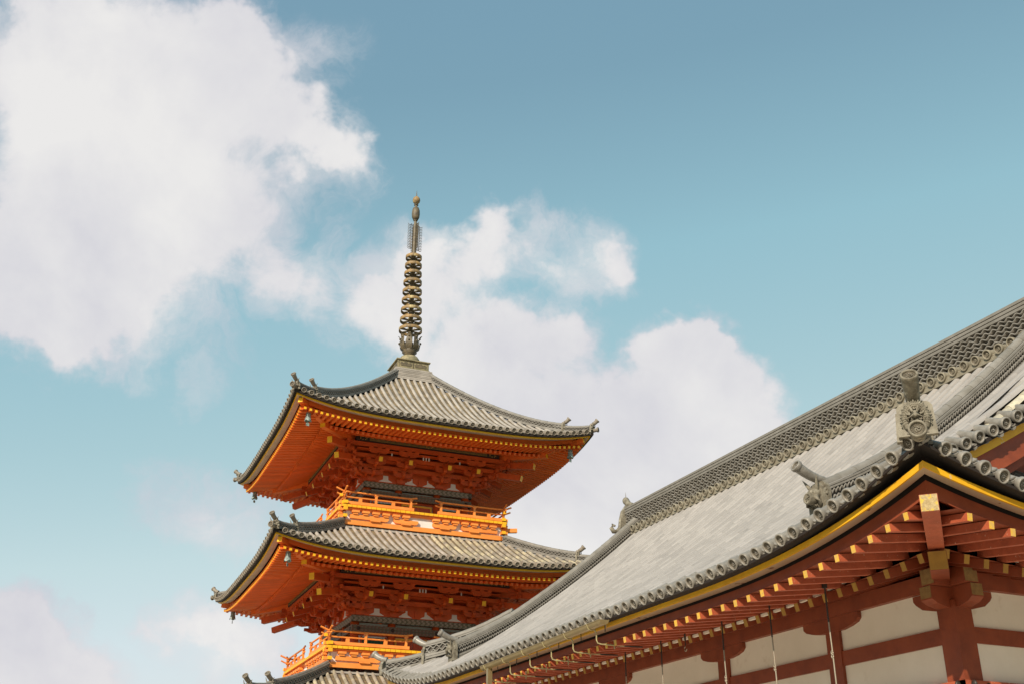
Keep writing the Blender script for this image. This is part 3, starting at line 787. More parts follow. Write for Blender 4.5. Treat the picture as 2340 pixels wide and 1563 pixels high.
    Q = BALC[lv]; bal = empty('balcony', (0, 0, 0)); bal.parent = pag
    bal_mesh = MB(); boards = MB(); base = MB()
    for k in range(4):
        R = Rz(k)
        q = mb('orange_paint', R=R)
        q.bx(-Q-0.03, Q+0.03-0.001*k, -Q-0.03, -Q+0.10, z(13.06), z(13.24))      # sill beam
        merge(base, q)
        q = mb('plaster', R=R); q.bx(-Q+0.06, Q-0.06, -Q+0.06, -Q+0.10, z(13.24), z(13.62)); q.build('plaster_panel', bal)
        q = mb('orange_paint', R=R); q.names.append('yellow_paint')
        fs = Q/3.30
        for x0, x1 in ((-3.05, -1.50), (-1.30, -0.30), (0.30, 1.30), (1.50, 3.05)):
            x0 *= fs; x1 *= fs; r = 0.14
            lo_l = x0 > -3*fs; lo_r = x1 < 3*fs
            P = [(x0, 0.15), (x1, 0.15)]
            P += ([(x1, 0.06), (x1-0.05, 0.0), (x1-r, -0.02)] if lo_r else [(x1, 0.0)])
            P += ([(x0+r, -0.02), (x0+0.05, 0.0), (x0, 0.06)] if lo_l else [(x0, 0.0)])
            q.prism(P, (0, -Q-0.05, z(13.31)), (1, 0, 0), (0, 0, 1), (0, 1, 0), 0.10)
        for c in (-2.05, -0.80, 0.80, 2.05): q.box((c*fs, -Q-0.04, z(13.285)), (0.40, 0.14, 0.085))
        q.bx(-Q+0.05, Q-0.05, -Q-0.01, -Q+0.09, z(13.62), z(13.70))
        q.bx(-Q, Q, -Q-0.06, -Q+0.06, z(13.655), z(13.698))
        xs = [-2.85+0.407*j for j in range(6)]+[0.43+0.0+0.404*j for j in range(7)]
        for c in xs: q.box((c*fs, -Q-0.05, z(13.575)), (0.29, 0.17, 0.085)); q.box((c*fs, -Q-0.04, z(13.50)), (0.2, 0.12, 0.07))
        q.build('bracket_set', bal)
        q = mb('orange_paint', R=R); nb = int(2*(Q+0.12)/0.195); pb = 2*(Q+0.12)/nb
        for j in range(nb): x = -Q-0.12+(j+0.5)*pb; q.bx(x-pb*0.46, x+pb*0.46, -Q-0.15, -BODY[lv]+0.2 if abs(x) < BODY[lv] else -abs(x)+0.0 if abs(x) < Q else -Q-0.05, z(13.71), z(13.81))
        q.use('yellow_paint')
        for j in range(nb): x = -Q-0.12+(j+0.5)*pb; q.bx(x-pb*0.46, x+pb*0.46, -Q-0.158, -Q-0.15, z(13.712), z(13.808))
        merge(boards, q)
        # railing of this side, open in the middle
        q = mb('orange_paint', R=R); q.names.append('yellow_paint')
        G = 0.50*fs; E = Q+0.02
        for sg in (-1, 1):
            q.use('orange_paint')
            q.bx(*sorted((sg*G, sg*(E+0.08))), -E-0.05, -E+0.05, z(13.85), z(13.965))
            for zz, r, ext in ((14.34, 0.036, 0.34), (14.13, 0.032, 0.30)):
                n = 12; P = []
                for j in range(n+1):
                    t = j/n; x = G-0.12+(E+ext-G+0.12)*t
                    up = 0.13*max(0, (x-(E-0.05))/(ext+0.05))**1.6+0.055*max(0, (G+0.22-x)/0.34)**1.6
                    P.append((sg*x, -E, z(zz)+up))
                q.tube(P, r, 8, True)
            for c, h1 in ((G+0.13, 14.33), (2.05*fs, 14.33), (E-0.0, 14.33)):
                q.box((sg*c, -E, z((13.96+h1)/2)), (0.085, 0.085, h1-13.96)); q.box((sg*c, -E, z(14.285)), (0.15, 0.11, 0.04))
            for c in (1.35*fs, 2.68*fs): q.box((sg*c, -E, z(14.03)), (0.13, 0.085, 0.14))
        q.use('yellow_paint')
        for sg in (-1, 1):
            q.box((sg*(E+0.13), -E, z(14.18)), (0.12, 0.11, 0.10)) if sg < 0 else None
            for zz in (13.90, 13.64, 13.36): q.box((sg*(Q-0.02), -Q-0.19, z(zz)), (0.16, 0.012, 0.12))
            for zz in (13.90, 13.64, 13.36): q.box((sg*(Q+0.02), -Q-0.06, z(zz)), (0.12, 0.12, 0.12)) if zz == 13.9 else None
        q.use('orange_paint')
        for sg in (-1, 1):
            for zz in (13.90, 13.64, 13.36): q.box((sg*(Q-0.02), -Q-0.06, z(zz)), (0.15, 0.25, 0.115))
        q.build('railing', bal)
    boards.build('floor_boards', bal); base.build('sill_beam', bal)
for lv in range(3): pagoda_storey(lv)
s_tile.done(); s_fly.done(); s_base.done()
b = mb('orange_paint'); b.beam((3.2, -3.1, 13.50), (3.95, -3.22, 13.56), 0.16, 0.16); b.build('projecting_beam', pag)

# ---------------- spire
sp = mb('bronze_dark')
b = mb('roof_tile')       # stacked flat tiles under the bronze box
for i in range(7):
    a = 0.98-0.03*i if i < 2 else 0.96-0.022*(i-1)
    b.bx(-a, a, -a, a, 20.46+i*0.085, 20.46+i*0.085+0.062)
    b.bx(-a+0.04, a-0.04, -a+0.04, a-0.04, 20.46+i*0.085+0.062, 20.46+(i+1)*0.085)
b.build('tile_stack', pag)
spire = mb('bronze_dark'); spire.lathe([(0.115, 21.5), (0.11, 27.2), (0.09, 28.8), (0.06, 29.15), (0.06, 29.9), (0.04, 30.2), (0.028, 30.38), (0.02, 30.6), (0.0, 30.85)], n=12)
for zz in (27.35, 27.45, 28.2, 29.08, 29.95): spire.lathe([(0.085, zz), (0.11, zz+0.015), (0.11, zz+0.04), (0.085, zz+0.055)], n=12)
spire = spire.build('spire', pag)
b = mb('bronze_mossy'); b.bx(-0.70, 0.70, -0.70, 0.70, 21.10, 21.47); b.bx(-0.78, 0.78, -0.78, 0.78, 21.47, 21.51); b.bx(-0.76, 0.76, -0.76, 0.76, 21.05, 21.10)
b.use('bronze_dark')
for k in range(4):
    q = mb('bronze_dark', R=Rz(k))
    for c in (-0.34, 0.34):
        P = [(-0.24, 0.0), (0.24, 0.0), (0.27, 0.1), (0.2, 0.17), (0.12, 0.13), (0.05, 0.18), (-0.05, 0.18), (-0.12, 0.13), (-0.2, 0.17), (-0.27, 0.1)]
        q.prism(P, (c, -0.715, 21.20), (1, 0, 0), (0, 0, 1), (0, 1, 0), 0.02)
    q.box((0, -0.71, 21.285), (0.03, 0.03, 0.36)); q.use('bronze_mossy'); q.box((0.69, -0.71, 21.285), (0.05, 0.03, 0.37)); q.box((-0.69, -0.71, 21.285), (0.05, 0.03, 0.37))
    merge(b, q)
b.build('box_base', spire)
b = mb('bronze_mossy'); b.lathe([(0.50, 21.51), (0.51, 21.6), (0.48, 21.78), (0.38, 21.93), (0.22, 22.0), (0.12, 22.02)], n=20); b.build('dome', spire)
b = mb('bronze_dark'); b.lathe([(0.12, 22.0), (0.26, 22.06), (0.24, 22.12), (0.34, 22.17), (0.30, 22.24), (0.36, 22.30), (0.30, 22.36), (0.1, 22.42)], n=20)
for j in range(8):
    a = 2*math.pi*(j+0.5)/8; ca, sa = math.cos(a), math.sin(a); pr = [(0.26, 22.22), (0.42, 22.36), (0.47, 22.58), (0.42, 22.76), (0.46, 22.9), (0.54, 22.98)]; wd = [0.10, 0.15, 0.15, 0.11, 0.10, 0.02]
    V = []
    for (r, z_), w_ in zip(pr, wd): V += [(r*ca-w_*sa, r*sa+w_*ca, z_), (r*1.03*ca, r*1.03*sa, z_), (r*ca+w_*sa, r*sa-w_*ca, z_)]
    b.add(V, [f for i in range(5) for f in ((3*i, 3*i+1, 3*i+4, 3*i+3), (3*i+1, 3*i+2, 3*i+5, 3*i+4))], True)
    for r, z_, q in ((0.48, 22.62, 0.055), (0.44, 22.84, 0.06), (0.38, 22.42, 0.05)): b.ball((r*ca, r*sa, z_), q, 6)
b.build('lotus_crown', spire)
RZ = [23.28, 23.79, 24.28, 24.78, 25.25, 25.73, 26.18, 26.63, 27.06]; RR = [0.52, 0.495, 0.475, 0.455, 0.44, 0.42, 0.40, 0.385, 0.37]
for z_, r in zip(RZ, RR):
    b = mb('bronze'); b.lathe([(r, z_-0.075), (r+0.012, z_-0.07), (r+0.012, z_+0.075), (r, z_+0.08), (r-0.025, z_+0.075), (r-0.025, z_-0.07), (r, z_-0.075)], n=28)
    b.use('bronze_dark'); b.lathe([(0.11, z_-0.07), (0.15, z_-0.06), (0.15, z_-0.02), (0.11, z_+0.04)], n=14)
    for j in range(6):
        a = 2*math.pi*j/6+0.25; c, s_ = math.cos(a), math.sin(a)
        V = [(0.15*c-0.05*s_, 0.15*s_+0.05*c, z_-0.04), (0.15*c+0.05*s_, 0.15*s_-0.05*c, z_-0.04), ((r-0.01)*c+0.11*s_, (r-0.01)*s_-0.11*c, z_-0.05), ((r-0.01)*c-0.11*s_, (r-0.01)*s_+0.11*c, z_-0.05)]
        V += [(x, y, zz+0.03) for x, y, zz in V]; b.add(V, [(0, 1, 2, 3), (7, 6, 5, 4), (0, 4, 5, 1), (1, 5, 6, 2), (3, 7, 4, 0), (2, 6, 7, 3)])
    b.use('bronze_mossy')
    for j in range(4):
        a = 2*math.pi*(j+0.5)/4; b.ball((0.20*math.cos(a), 0.20*math.sin(a), z_+0.0), 0.05, 6, (1, 1, 1.2))
    b.build('spire_ring', spire)
for j in range(4):
    a = R_(10+90*j); c, s_ = math.cos(a), math.sin(a); b = mb('bronze_dark')
    b.tube([(0.22*c, 0.22*s_, 27.5+0.02), (0.24*c, 0.24*s_, 28.2), (0.22*c, 0.22*s_, 28.86)], 0.018, 5)
    for i in range(16):
        z0 = 27.50+i*0.086
        b.tube([((0.22+0.17*t)*c, (0.22+0.17*t)*s_, z0+0.02-0.05*math.sin(t*2.0)+0.09*t*t) for t in (0, 0.35, 0.7, 1)], [0.017, 0.018, 0.016, 0.008], 4)
        P = [((0.15+0.045*math.cos(q))*c, (0.15+0.045*math.cos(q))*s_, z0+0.03+0.035*math.sin(q)) for q in np.linspace(0, 5.2, 8)]
        b.tube(P, 0.013, 4)
    b.tube([(0.09*c, 0.09*s_, 27.5), (0.22*c, 0.22*s_, 27.5)], 0.012, 5); b.tube([(0.09*c, 0.09*s_, 28.84), (0.22*c, 0.22*s_, 28.86)], 0.012, 5)
    b.build('flame_ornament', spire)
b = mb('bronze_dark'); b.lathe([(0.06, 29.14), (0.13, 29.17), (0.18, 29.28), (0.195, 29.45), (0.185, 29.65), (0.14, 29.80), (0.06, 29.86)], n=18); b.build('jewel', spire)
b = mb('bronze'); b.lathe([(0.05, 30.04), (0.10, 30.06), (0.165, 30.14), (0.185, 30.24), (0.165, 30.34), (0.10, 30.42), (0.03, 30.46)], n=18); b.build('jewel', spire)

# ---------------- wind bells hanging from the hip rafters
def wind_bell(ai, sx, sy, lv, label):
    A = AA[lv]; a = 5.40+(A-6.15)
    c, s_ = math.cos(PYAW), math.sin(PYAW); x, y = sx*a, sy*a
    zt = 16.42+DZ[lv]+0.32
    r = empty('wind_bell', (PC[0]+c*x-s_*y, PC[1]+s_*x+c*y, zt-0.62), 0.3*ai, label, 'wind bell', 'wind bells under the pagoda eaves')
    b = mb('patina'); pr = [(0.87*a_, c_) for a_, c_ in [(0.0, 0.455), (0.075, 0.45), (0.10, 0.43), (0.105, 0.36), (0.11, 0.26), (0.125, 0.19), (0.155, 0.12)]]; n = 24
    V = []
    for i, (q, zz) in enumerate(pr):
        for k in range(n):
            an = 2*math.pi*k/n; dip = 0.055*abs(math.cos(2*an)) if i == len(pr)-1 else 0; V.append((q*math.cos(an), q*math.sin(an), zz-dip))
    b.add(V, [(i*n+k, i*n+(k+1) % n, (i+1)*n+(k+1) % n, (i+1)*n+k) for i in range(len(pr)-1) for k in range(n)], True)
    b.build('bell', r)
    b = mb('rod_dark'); b.tube([(0, 0, 0.44), (0, 0, 0.72)], 0.014, 6); b.tube([(0.03*math.cos(q), 0, 0.49+0.035*math.sin(q)) for q in np.linspace(0, 6.28, 9)], 0.01, 5); b.build('hanger', r)
    b = mb('patina'); b.tube([(0, 0, 0.3), (0, 0, 0.02)], 0.008, 5); b.box((0, 0, -0.04), (0.12, 0.012, 0.11)); b.build('clapper', r)
for i, (sx, sy, lv, lab) in enumerate(((-1, -1, 0, 'pale green bronze wind bell under the near corner of the top roof'),
        (1, -1, 0, 'green bronze wind bell under the right corner of the top roof, above the open sky'),
        (-1, 1, 0, 'small green wind bell below the far left corner of the top roof'),
        (-1, -1, 1, 'pale green bronze wind bell under the near corner of the middle roof'),
        (-1, 1, 1, 'small green wind bell below the far left corner of the middle roof'))):
    wind_bell(i, sx, sy, lv, lab)


# ================================================================ temple hall
HC = (15.1, 18.5)
hall = empty('temple_hall', (HC[0], HC[1], 0), 0, 'long red and white temple hall with grey tiled roof in the right foreground', 'temple hall')
AX, AY = 6.31, 9.75
hl = lambda e: 0.72*max(0.0, 1-(max(0, e)+0.1)/5.2)**2.6
def lift_for(H): return lambda s: hl(H-abs(s))
def hsurf(A, H, s, d): return (s, -(A-d), 5.12+0.53*d+0.03*d*d+hl(H-abs(s)-0.0)*max(0, 1-d/6.0)**1.5)
SL = [(3, AX, AY), (1, AX, AY), (0, AY, AX), (2, AY, AX)]
PT = 0.27
vz = lambda x: 6.50+0.5*x+0.02*x*x          # verge line, x from 11.0 outwards to the ridge
rows_long = [9.57-PT*i for i in range(int(19.2/PT)+1)]
rows_short = [(-AX+0.24)+PT*i for i in range(int((2*AX-0.48)/PT)+1)]; sh = -(rows_short[0]+rows_short[-1])/2; rows_short = [r+sh for r in rows_short]
VERG = 8.30; WG = 7.1; KY = 6.9
E_eave = eave_tile_mesh('hall_eave_tile', 0.088, 'hall_tile_end', 2, PT)
E_ridge = eave_tile_mesh('hall_ridge_tile', 0.09, 'ridge_end_tile', 1, PT, 0.30)
h_tile = Series('eave_tile', hall)
field = MB(); 
for k, A, H in SL:
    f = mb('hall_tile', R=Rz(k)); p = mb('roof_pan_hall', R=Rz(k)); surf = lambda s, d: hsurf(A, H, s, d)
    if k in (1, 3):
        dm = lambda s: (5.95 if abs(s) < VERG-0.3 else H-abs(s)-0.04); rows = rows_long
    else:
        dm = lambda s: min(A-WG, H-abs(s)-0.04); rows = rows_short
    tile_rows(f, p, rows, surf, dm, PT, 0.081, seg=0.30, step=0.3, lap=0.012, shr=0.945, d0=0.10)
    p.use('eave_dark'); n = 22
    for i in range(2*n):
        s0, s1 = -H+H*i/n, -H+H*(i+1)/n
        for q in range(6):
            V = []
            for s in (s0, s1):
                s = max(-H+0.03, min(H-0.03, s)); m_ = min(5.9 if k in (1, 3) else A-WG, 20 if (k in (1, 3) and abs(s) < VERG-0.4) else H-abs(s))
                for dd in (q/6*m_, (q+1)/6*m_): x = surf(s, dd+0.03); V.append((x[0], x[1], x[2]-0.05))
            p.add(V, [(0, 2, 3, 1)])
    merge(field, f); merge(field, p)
# weathered rows just inside the gable verge
for k in (0, 2):
    for sg in (-1, 1):
        f = mb('hall_tile_mossy', R=Rz(k))
        for y in (8.02, 7.74, 7.46):
            if y < 7.5: f.use('hall_tile')
            for i in range(15):
                x0 = 4.75-i*0.315; x1 = max(0.15, x0-0.33); V = []
                for xx, rr in ((x0, 0.092), (x1, 0.083)):
                    zz = 5.12+0.53*(AX-xx)+0.03*(AX-xx)**2+0.015-(0.07 if y > 7.9 else 0.02)
                    for q in range(7): a = math.pi*q/6; V.append((sg*xx, -y+rr*math.cos(a)*1.15, zz+rr*math.sin(a)))
                f.add(V, [(q, q+1, 8+q, 7+q) for q in range(6)], True); f.add(V[:7], [(0, 1, 2, 3, 4, 5, 6)])
        merge(field, f)
roof = field.build('roof', hall)
slp = math.atan(0.53)
for k, A, H in SL:
    for s in (rows_long if k in (1, 3) else rows_short):
        x = hsurf(A, H, s, 0)
        M4 = frame(Rz(k), (1, 0, 0), (0, math.cos(slp), math.sin(slp)), (0, -math.sin(slp), math.cos(slp)), (x[0], x[1]+0.0, x[2]+0.035))
        sc = {3: 0, 0: 0, 1: 5000, 2: 5000}[k]+(abs(s+(9.75 if k == 3 else 6.3)*(-1 if k == 3 else 1)))
        h_tile.put(sc, roof, E_eave, jitter(M4))
h_tile.done()
v_tile = Series('verge_tile', hall)
for k in (0, 2):
    for sg in (-1, 1):
        x = 4.57
        while x > 0.1:
            X = 15.1-x; z_ = vz(X-11.0) if True else 0
            M4 = frame(Rz(k), (1, 0, 0), (0, math.cos(0.35), math.sin(0.35)), (0, -math.sin(0.35), math.cos(0.35)), (sg*x, -VERG, z_))
            if sg == 1: pass
            v_tile.put(0 if k == 0 else 100, roof, E_eave, jitter(M4)); x -= 0.262
v_tile.done()
# the eave tiles of a verge step up the rake: close the strip under them
for k in (0, 2):
    b = MB(); b.use('eave_dark')
    for sg in (-1, 1):
        q = mb('eave_dark', R=Rz(k)); y = mb('hall_yellow', R=Rz(k)); r = mb('hall_red', R=Rz(k)); N_ = 18
        xs = [4.9*(1-i/N_) for i in range(N_+1)]
        def stripv(m_, y0, y1, z0, z1):
            V = []
            for x in xs:
                zz = vz(4.1-x)
                V += [(sg*x, -y0, zz+z0), (sg*x, -y0, zz+z1), (sg*x, -y1, zz+z1), (sg*x, -y1, zz+z0)]
            F = [(4*i+j, 4*i+(j+1) % 4, 4*i+4+(j+1) % 4, 4*i+4+j) for i in range(N_) for j in range(4)]+[(0, 1, 2, 3), tuple(4*N_+j for j in (3, 2, 1, 0))]
            m_.add(V, F)
        stripv(q, VERG-0.04, WG, -0.13, -0.07); stripv(y, VERG-0.16, VERG-0.22, -0.26, -0.132); stripv(r, VERG-0.225, VERG-0.30, -0.60, -0.135)
        r.use('hall_red'); stripv(r, VERG-0.42, VERG-0.50, -0.75, -0.135)
        nm = 'bargeboard'; merge(y, r); merge(y, q); y.build(nm, hall)
    q = mb('hall_red', R=Rz(k)); V = [(-4.9, -WG, 6.0), (4.9, -WG, 6.0), (4.9, -WG, vz(-0.8)), (3.0, -WG, vz(1.1)), (0, -WG, vz(4.1)), (-3.0, -WG, vz(1.1)), (-4.9, -WG, vz(-0.8))]
    q.add(V, [tuple(range(7))]); q.build('gable_wall', hall)

# main ridge and its row of round tiles
RY = 7.45
b = MB(); b.use('ridge_tile'); ridge(b, [(0, y, 9.47) for y in np.linspace(-RY-0.0, RY, 12)], 0.46, 0.84, 0.18, 6, 0.10, courses=3, amp=0.30); b.build('main_ridge', hall)
r_tile = Series('ridge_tile', hall)
for k in (3, 1):
    for s in rows_long:
        if abs(s) > RY-0.5: continue
        M4 = frame(Rz(k), (1, 0, 0), (0, 0.97, 0.24), (0, -0.24, 0.97), (s, -0.47, 9.49)); r_tile.put(0 if k == 3 else 100, roof, E_ridge, jitter(M4))
r_tile.done()
b = MB()
for k in (3, 1):
    q = mb('ridge_end_tile', R=Rz(k)); q.bx(-RY+0.4, RY-0.4, -0.44, -0.2, 9.36, 9.44); merge(b, q)
b.build('ridge_course', hall)

def oni(name, p, out, w, h, style, horn=True, parent=None, seed=1, hr=0.09, hlen=0.42, rise=0.8, hz=0.0):
    """ridge end plate with relief, and the upturned round tile above it"""
    rnd = random.Random(seed); p = np.array(p, float); out = np.array(out, float); sd = np.array((-out[1], out[0], 0)); up = np.array((0, 0, 1.0))
    b = mb('stone_ornament')
    if style == 'dragon':
        b.use('stone_plate'); b.prism([(-w*0.5, 0), (w*0.5, 0), (w*0.46, h*0.84), (w*0.38, h*0.95), (w*0.22, h), (-w*0.22, h), (-w*0.38, h*0.95), (-w*0.46, h*0.84)], p, sd, up, out, 0.075)
        b.prism([(-w*0.56, -0.04), (-w*0.42, -0.04), (-w*0.40, h*0.72), (-w*0.50, h*0.74)], p-out*0.06, sd, up, out, 0.09)
        b.use('stone_ornament')
        b.use('disc_recess'); b.prism([(-w*0.28, 0.02), (w*0.28, 0.02), (w*0.26, h*0.5), (w*0.15, h*0.78), (-w*0.15, h*0.78), (-w*0.26, h*0.5)], p+out*0.075, sd, up, out, 0.006); b.use('stone_ornament')  # dark sheet painted in as shade in the coil's hollow
        # coiled scaly body: an arch with spines
        P = []; rr = []
        for i in range(29):
            t = i/28; a = math.pi*(-0.20+1.40*t); P.append(p+out*(0.115+0.03*math.sin(a))+sd*(w*0.27*math.cos(a))+up*(h*0.44+h*0.38*math.sin(a))); rr.append(0.034+0.012*math.sin(math.pi*t))
        b.tube(P, rr, 10)
        for i in range(2, 27):
            a = math.pi*(-0.20+1.40*i/28)
            for j in range(5):
                c = (j-2)*0.5; n_ = sd*math.cos(a)+up*math.sin(a)
                b.ball(P[i]+(out*math.cos(c)+n_*math.sin(c))*rr[i]*0.97+(0, 0, 0.004*(i % 2)), 0.0085, 5)
            if i % 2 == 0:
                n_ = sd*math.cos(a)+up*math.sin(a); b.tube([P[i]+n_*0.045, P[i]+n_*0.065+up*0.010], [0.017, 0.003], 5)
        # head, horns, snout, claws in the middle of the coil
        hc = p+out*0.17+up*h*0.54
        b.ball(hc, 0.042, 9, (1, 1, 1.15)); b.ball(hc+out*0.04-up*0.02, 0.028, 8)
        for sg in (-1, 1):
            b.tube([hc+sd*sg*0.025+up*0.03, hc+sd*(sg*0.045-0.005)+up*0.09+out*0.01, hc+sd*(sg*0.075)+up*0.15-out*0.01], [0.017, 0.013, 0.004], 7)
            b.tube([hc+sd*sg*0.05, hc+sd*sg*0.085+up*0.01, hc+sd*sg*0.115+up*0.05], [0.016, 0.012, 0.004], 6)
            b.ball(hc+out*0.05+sd*sg*0.025+up*0.018, 0.012, 6)
            b.tube([hc+out*0.05+sd*sg*0.02-up*0.02, hc+out*0.04+sd*sg*0.07-up*0.05, hc+sd*sg*0.11-up*0.03], [0.008, 0.007, 0.003], 5)
        for i in range(8):
            a = rnd.uniform(0, 6.28); q = hc+sd*0.06*math.cos(a)+up*0.06*math.sin(a); b.tube([q, q+sd*0.035*math.cos(a)+up*0.04*math.sin(a)+out*0.015], [0.012, 0.002], 5)
        for i in range(3): b.tube([p+out*0.13-sd*0.02+sd*0.035*(i-1)+up*h*0.82, p+out*0.17-sd*0.03+sd*0.05*(i-1)+up*h*0.72, p+out*0.14-sd*0.03+sd*0.055*(i-1)+up*h*0.64], [0.016, 0.012, 0.004], 6)
    elif style == 'demon':
        b.prism([(-w*0.5, -0.10), (w*0.5, -0.10), (w*0.5, h*0.62), (w*0.42, h*0.85), (w*0.25, h), (-w*0.25, h), (-w*0.42, h*0.85), (-w*0.5, h*0.62)], p, sd, up, out, 0.05)
        b.prism([(-w*0.46, -0.08), (w*0.46, -0.08), (w*0.44, h*0.6), (w*0.2, h*0.92), (-w*0.2, h*0.92), (-w*0.44, h*0.6)], p+out*0.05, sd, up, out, 0.045)
        for sg in (-1, 1):
            for i in range(5): a = 0.15+i*0.36; b.ball(p+out*0.06+sd*sg*w*0.46*math.cos(a)+up*(h*0.42+h*0.46*math.sin(a)), 0.024, 7)
            b.tube([p+out*(0.12+0.02*i)+sd*sg*(0.06+0.03*i)+up*(h*(0.72+0.14*i)) for i in range(4)], [0.03, 0.026, 0.016, 0.003], 7)
            b.tube([p+out*0.12+sd*sg*0.02+up*h*0.40, p+out*0.17+sd*sg*0.10+up*h*0.36, p+out*0.15+sd*sg*0.13+up*h*0.18, p+out*0.10+sd*sg*0.07+up*h*0.04], [0.035, 0.04, 0.03, 0.015], 7)
            b.ball(p+out*0.16+sd*sg*0.055+up*h*0.56, 0.035, 8); b.ball(p+out*0.19+sd*sg*0.055+up*h*0.57, 0.015, 6)
        b.ball(p+out*0.12+up*h*0.55, 0.10, 10, (1, 1, 0.95)); b.ball(p+out*0.20+up*h*0.42, 0.045, 8)
        for i in range(5): b.tube([p+out*0.11+sd*0.03*(i-2)+up*h*0.22, p+out*0.16+sd*0.035*(i-2)+up*h*0.12, p+out*0.10+sd*0.03*(i-2)+up*h*0.0], [0.011, 0.013, 0.006], 5)
    else:
        b.prism([(-w*0.5, -0.1), (w*0.5, -0.1), (w*0.46, h*0.7), (w*0.25, h), (-w*0.25, h), (-w*0.46, h*0.7)], p, sd, up, out, 0.07)
        for i in range(12):
            a = rnd.uniform(0, 3.1); b.ball(p+out*0.08+sd*w*0.36*math.cos(a)+up*(h*0.3+h*0.5*math.sin(a)), rnd.uniform(0.03, 0.05), 7)
        b.ball(p+out*0.1+up*h*0.4, 0.09, 9)
    o = b.build(name, parent or roof)
    if horn:
        b = mb('hall_tile_end' if style != 'dragon' else 'stone_ornament'); e, d = horn_tube(b, p+up*(h+hr*0.6+hz), out, hlen, hr, rise=rise)
        oriented_disc(b, e+d*0.012, d, hr*(1.16 if style != 'dragon' else 1.04), 2); b.build('ridge_horn', parent or roof)
    return o

def corner_pt(sx, sy, d, h=0.0):
    z_ = 5.12+0.53*d+0.03*d*d+hl(d)*max(0, 1-d/6.0)**1.5
    return np.array((sx*(AX-d), sy*(AY-d), z_+h))
for sx, sy in ((-1, -1), (-1, 1), (1, -1), (1, 1)):
    b = MB(); b.use('ridge_tile')
    ridge(b, [corner_pt(sx, sy, d, 0.02) for d in np.linspace(0.16, 1.15, 6)], 0.28, 0.22, 0.17, 2, 0.082)
    ridge(b, [corner_pt(sx, sy, d, 0.04+0.10*max(0, 1-(d-0.95)/1.0)) for d in np.linspace(0.95, 2.60, 8)], 0.30, 0.34, 0.17, 2, 0.088)
    b.build('hip_ridge', roof)
    out = np.array((sx, sy, 0))/math.sqrt(2); near = sx < 0 and sy < 0
    if near:
        oni('dragon_ornament', corner_pt(sx, sy, 0.06, 0.02), out, 0.42, 0.40, 'dragon', hr=0.095, hlen=0.36, rise=0.40, hz=0.0)
        b = mb('stone_ornament'); p = corner_pt(sx, sy, -0.02, 0.02); b.tube([p, p+out*0.16+(0, 0, 0.0)], [0.085, 0.09], 16); oriented_disc(b, p+out*0.18, out*0.99+np.array((0, 0, 0.10)), 0.103, 2); b.build('corner_tile', roof)
        b = mb('hall_tile_end')     # the two flared pan tiles meeting under the ornament
        for q in (np.array((1, 0, 0)), np.array((0, 1, 0))):
            pass
        b.v and b.build('corner_tile', roof)
    else:
        oni('ridge_ornament', corner_pt(sx, sy, 0.10, 0.0), out, 0.34, 0.26, 'plain', seed=3, hr=0.08, hlen=0.36, rise=0.40)
    oni('ridge_ornament', corner_pt(sx, sy, 0.93, 0.06), out, 0.36, 0.36, 'plain', seed=5, hr=0.085, hlen=0.36, rise=0.40)
# descending ridges
for sx in (-1, 1):
    for sy in (-1, 1):
        def kp(x):
            d = AX-x; return (sx*x, sy*KY, 5.12+0.53*d+0.03*d*d+0.02+0.16*max(0, 1-(5.35-x)/1.5)**1.5)
        b = MB(); b.use('ridge_tile'); ridge(b, [kp(x) for x in np.linspace(5.35, 0.22, 22)], 0.30, 0.33, 0.15, 2, 0.088, courses=2, arcs=True); b.build('descending_ridge', roof)
        oni('demon_ornament', np.array(kp(5.36))+(0, 0, 0.0), (sx, 0, 0), 0.40, 0.38, 'demon', hr=0.074, hlen=0.42, rise=0.32, seed=2)
# medallion on the near demon mask
b = mb('stone_ornament'); c = np.array(kp(5.36)); c = np.array((-5.36-0.24, -KY, c[2]+0.13))
b.lathe([(0, 0.0), (0.055, 0), (0.060, -0.022), (0.075, -0.022), (0.08, 0), (0.08, 0.06), (0.05, 0.2)], c, (1, 0, -0.1), 18)
for j in range(3): a = math.pi*j/3+0.3; b.beam(c+np.array((-0.008, -0.045*math.cos(a), -0.045*math.sin(a))), c+np.array((-0.008, 0.045*math.cos(a), 0.045*math.sin(a))), 0.012, 0.014)
b.build('medallion', roof)
